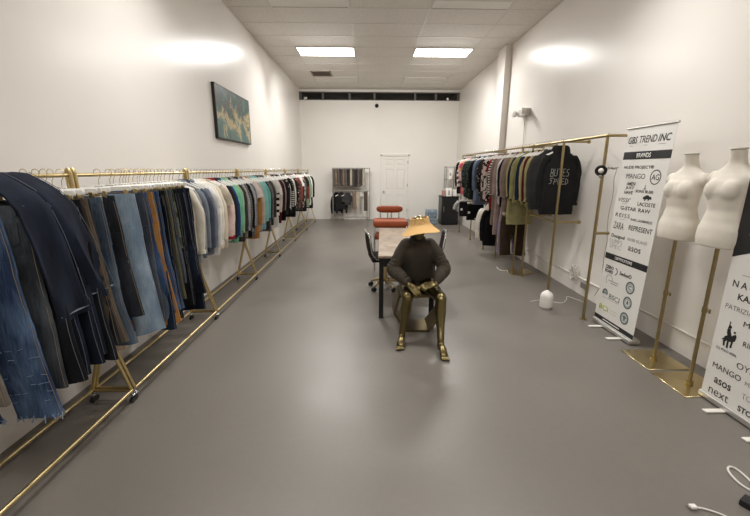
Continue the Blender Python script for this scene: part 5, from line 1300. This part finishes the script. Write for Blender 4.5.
for i, (x, kx, kd, wd, L) in enumerate(((-1.03, 'black', 'jacket', 'black jacket with a white tag', 0.66), (-0.88, 'offblack', 'jacket', 'washed black jacket', 0.60), (-0.68, 'charcoal', 'tee', 'charcoal grey top', 0.46))):
    t = thing(GNAME[kd], uniq('%s on the lower rail of the back-wall rack' % wd), kd, (x, BRY - 0.02, 0.955), R.uniform(0.2, 0.4), 'clothes on the lower back-wall rail')
    hang_top(t, cmat(kx), kd, 720 + i, L=L, detail=0, sw=0.12 if i < 2 else 0.09)
    put_hanger(TOPH, (x, BRY - 0.02, 0.955), 0.3, 'white hanger on the lower rail of the back-wall rack', 'hangers on the back-wall rack')
    if i == 0: MB().box((0.02, -0.06, -0.25), (0.09, 0.004, 0.12)).build('hang_tag', M_WINK, t)
for i, (x, kx, wd, w, L) in enumerate(((-0.46, 'taupe', 'taupe scarf-like trousers', 0.15, 0.58), (-0.35, 'stone', 'pale stone trousers', 0.13, 0.46), (-0.10, 'taupebrown', 'dark brown narrow trousers', 0.12, 0.62))):
    t = thing('trousers', uniq('%s on the lower rail of the back-wall rack' % wd), 'trousers', (x, BRY, 0.945), 0.0, 'clothes on the lower back-wall rail'); folded(t, cmat(kx), w, L, 740 + i, 0.05)

cb = thing('cabinet', 'black cabinet against the back wall near the far corner', 'cabinet', (2.42, 11.62, 0))
M_CAB = plain('black_cabinet', (20, 19, 20), 0.4)
MB().box((0, 0, 0.42), (0.50, 0.56, 0.80), bev=0.006).build('carcass', M_CAB, cb)
MB().box((0, 0, 0.838), (0.53, 0.60, 0.03), bev=0.006).build('top', M_CAB, cb)
MB().box((0, -0.287, 0.42), (0.47, 0.016, 0.74), bev=0.004).build('door', M_CAB, cb); MB().cyl((-0.19, -0.31, 0.40), (-0.19, -0.31, 0.55), 0.007, 8).build('door_handle', M_GREY, cb)
MB().box((0, 0, 0.012), (0.46, 0.5, 0.024)).build('plinth', M_BPLAST, cb)
bx = thing('coffee_machine', 'white boxy machine with a grey slot standing on the black cabinet', 'machine', (2.37, 11.45, 0.853))
MB().box((0, 0, 0.12), (0.17, 0.2, 0.24), bev=0.015, seg=2).build('housing', M_WPLAST, bx); MB().box((0.0, -0.101, 0.11), (0.05, 0.006, 0.13), bev=0.002).build('slot', M_GREY, bx)
b2 = thing('carton', 'pinkish carton standing on the black cabinet beside the white machine', 'box', (2.235, 11.5, 0.853)); MB().box((0, 0, 0.09), (0.08, 0.14, 0.18), bev=0.004).build('box', plain('pink_carton', (170, 128, 118), 0.7), b2)
MB().box((0, 0, 0.182), (0.075, 0.13, 0.006)).build('lid', M_WPLAST, b2)
b3 = thing('carton', 'white carton standing on the black cabinet next to the hanging clothes', 'box', (2.56, 11.5, 0.853)); MB().box((0, 0, 0.10), (0.12, 0.14, 0.20), bev=0.004).build('box', M_WPLAST, b3)
MB().box((0, 0, 0.203), (0.115, 0.13, 0.006)).build('lid', M_GREY, b3)
sf = thing('wire_shelf', 'grey metal shelf tower behind the black cabinet', 'shelf', (2.56, 12.2, 0))
for x in (-0.15, 0.15):
    for y in (-0.14, 0.14): MB().box((x, y, 0.86), (0.025, 0.025, 1.72)).build('post', M_GREY, sf)
for z in (0.3, 0.75, 1.0, 1.32, 1.70): MB().box((0, 0, z), (0.325, 0.30, 0.02), bev=0.002).build('shelf', M_GREY, sf)
b4 = thing('binder', 'white binder standing on the grey metal shelf tower', 'binder', (2.53, 12.14, 1.33)); MB().box((0, 0, 0.15), (0.12, 0.2, 0.30), bev=0.004).build('cover', M_WPLAST, b4); MB().box((0, -0.101, 0.15), (0.05, 0.003, 0.08)).build('spine_label', M_GREY, b4)
M_PET = plain('clear_blue_bottle', (112, 132, 144), 0.2, 0.0, 0.05); M_CAP = plain('bottle_cap', (40, 96, 150), 0.5); M_BLAB = plain('bottle_label', (64, 92, 114), 0.5)
k = NT('shrink_wrap'); k.b.inputs['Base Color'].default_value = lin((200, 214, 222)); k.b.inputs['Roughness'].default_value = 0.12; k.b.inputs['Alpha'].default_value = 0.22
def bottle_pack(x, y, z, rz, label):
    t = thing('water_bottle_pack', label, 'bottle pack', (x, y, z), rz, 'packs of bottled water')
    for i in range(5):
        for j in range(4):
            o = MB().lathe([(0, 0), (0.031, 0), (0.033, 0.01), (0.033, 0.06), (0.031, 0.075), (0.033, 0.09), (0.033, 0.14), (0.026, 0.165), (0.013, 0.185), (0.013, 0.2), (0, 0.2)], (-0.14 + i * 0.07, -0.105 + j * 0.07, 0.002), 10).build('bottle', M_PET, t)
            MB().cyl((-0.14 + i * 0.07, -0.105 + j * 0.07, 0.195), (-0.14 + i * 0.07, -0.105 + j * 0.07, 0.215), 0.015, 8).build('bottle_cap', M_CAP, o)
            MB().cyl((-0.14 + i * 0.07, -0.105 + j * 0.07, 0.08), (-0.14 + i * 0.07, -0.105 + j * 0.07, 0.13), 0.0345, 10).build('bottle_label', M_BLAB, o)
    MB().box((0, 0, 0.109), (0.365, 0.295, 0.216), bev=0.02).build('wrap', k.m, t)
bottle_pack(1.90, 11.62, 0.0, 0.05, 'bottom pack of blue-capped water bottles beside the black cabinet')
bottle_pack(1.91, 11.62, 0.219, -0.03, 'upper pack of blue-capped water bottles stacked beside the black cabinet')

# ------------------------------------------------------------------ camera, world, view
f_, p_, yw, rl, h_ = 380.9251, 0.2296, 0.0168, 0.0037, 1.6346
fw = Vector((math.sin(yw) * math.cos(p_), math.cos(yw) * math.cos(p_), -math.sin(p_)))
r_ = Vector((math.cos(yw), -math.sin(yw), 0)); u_ = r_.cross(fw)
r2 = r_ * math.cos(rl) + u_ * math.sin(rl); u2 = -r_ * math.sin(rl) + u_ * math.cos(rl)
cd = bpy.data.cameras.new('camera'); cd.sensor_width = 36.0; cd.lens = 36.0 * f_ / 750.0; cd.clip_start = 0.05
co = bpy.data.objects.new('camera', cd); COL.objects.link(co)
co.matrix_world = Matrix(((r2.x, u2.x, -fw.x, 0), (r2.y, u2.y, -fw.y, 0), (r2.z, u2.z, -fw.z, h_), (0, 0, 0, 1)))
SC.camera = co
wd = bpy.data.worlds.new('night'); SC.world = wd; wd.use_nodes = True
wd.node_tree.nodes['Background'].inputs[0].default_value = (0.02, 0.022, 0.03, 1); wd.node_tree.nodes['Background'].inputs[1].default_value = 0.5
vs_ = SC.view_settings
vs_.view_transform = 'Standard'; vs_.look = 'None'; vs_.gamma = 1.0; vs_.use_curve_mapping = False; vs_.exposure = EXPOSURE
SC.cycles.max_bounces = 10; SC.cycles.diffuse_bounces = 6; SC.cycles.glossy_bounces = 5
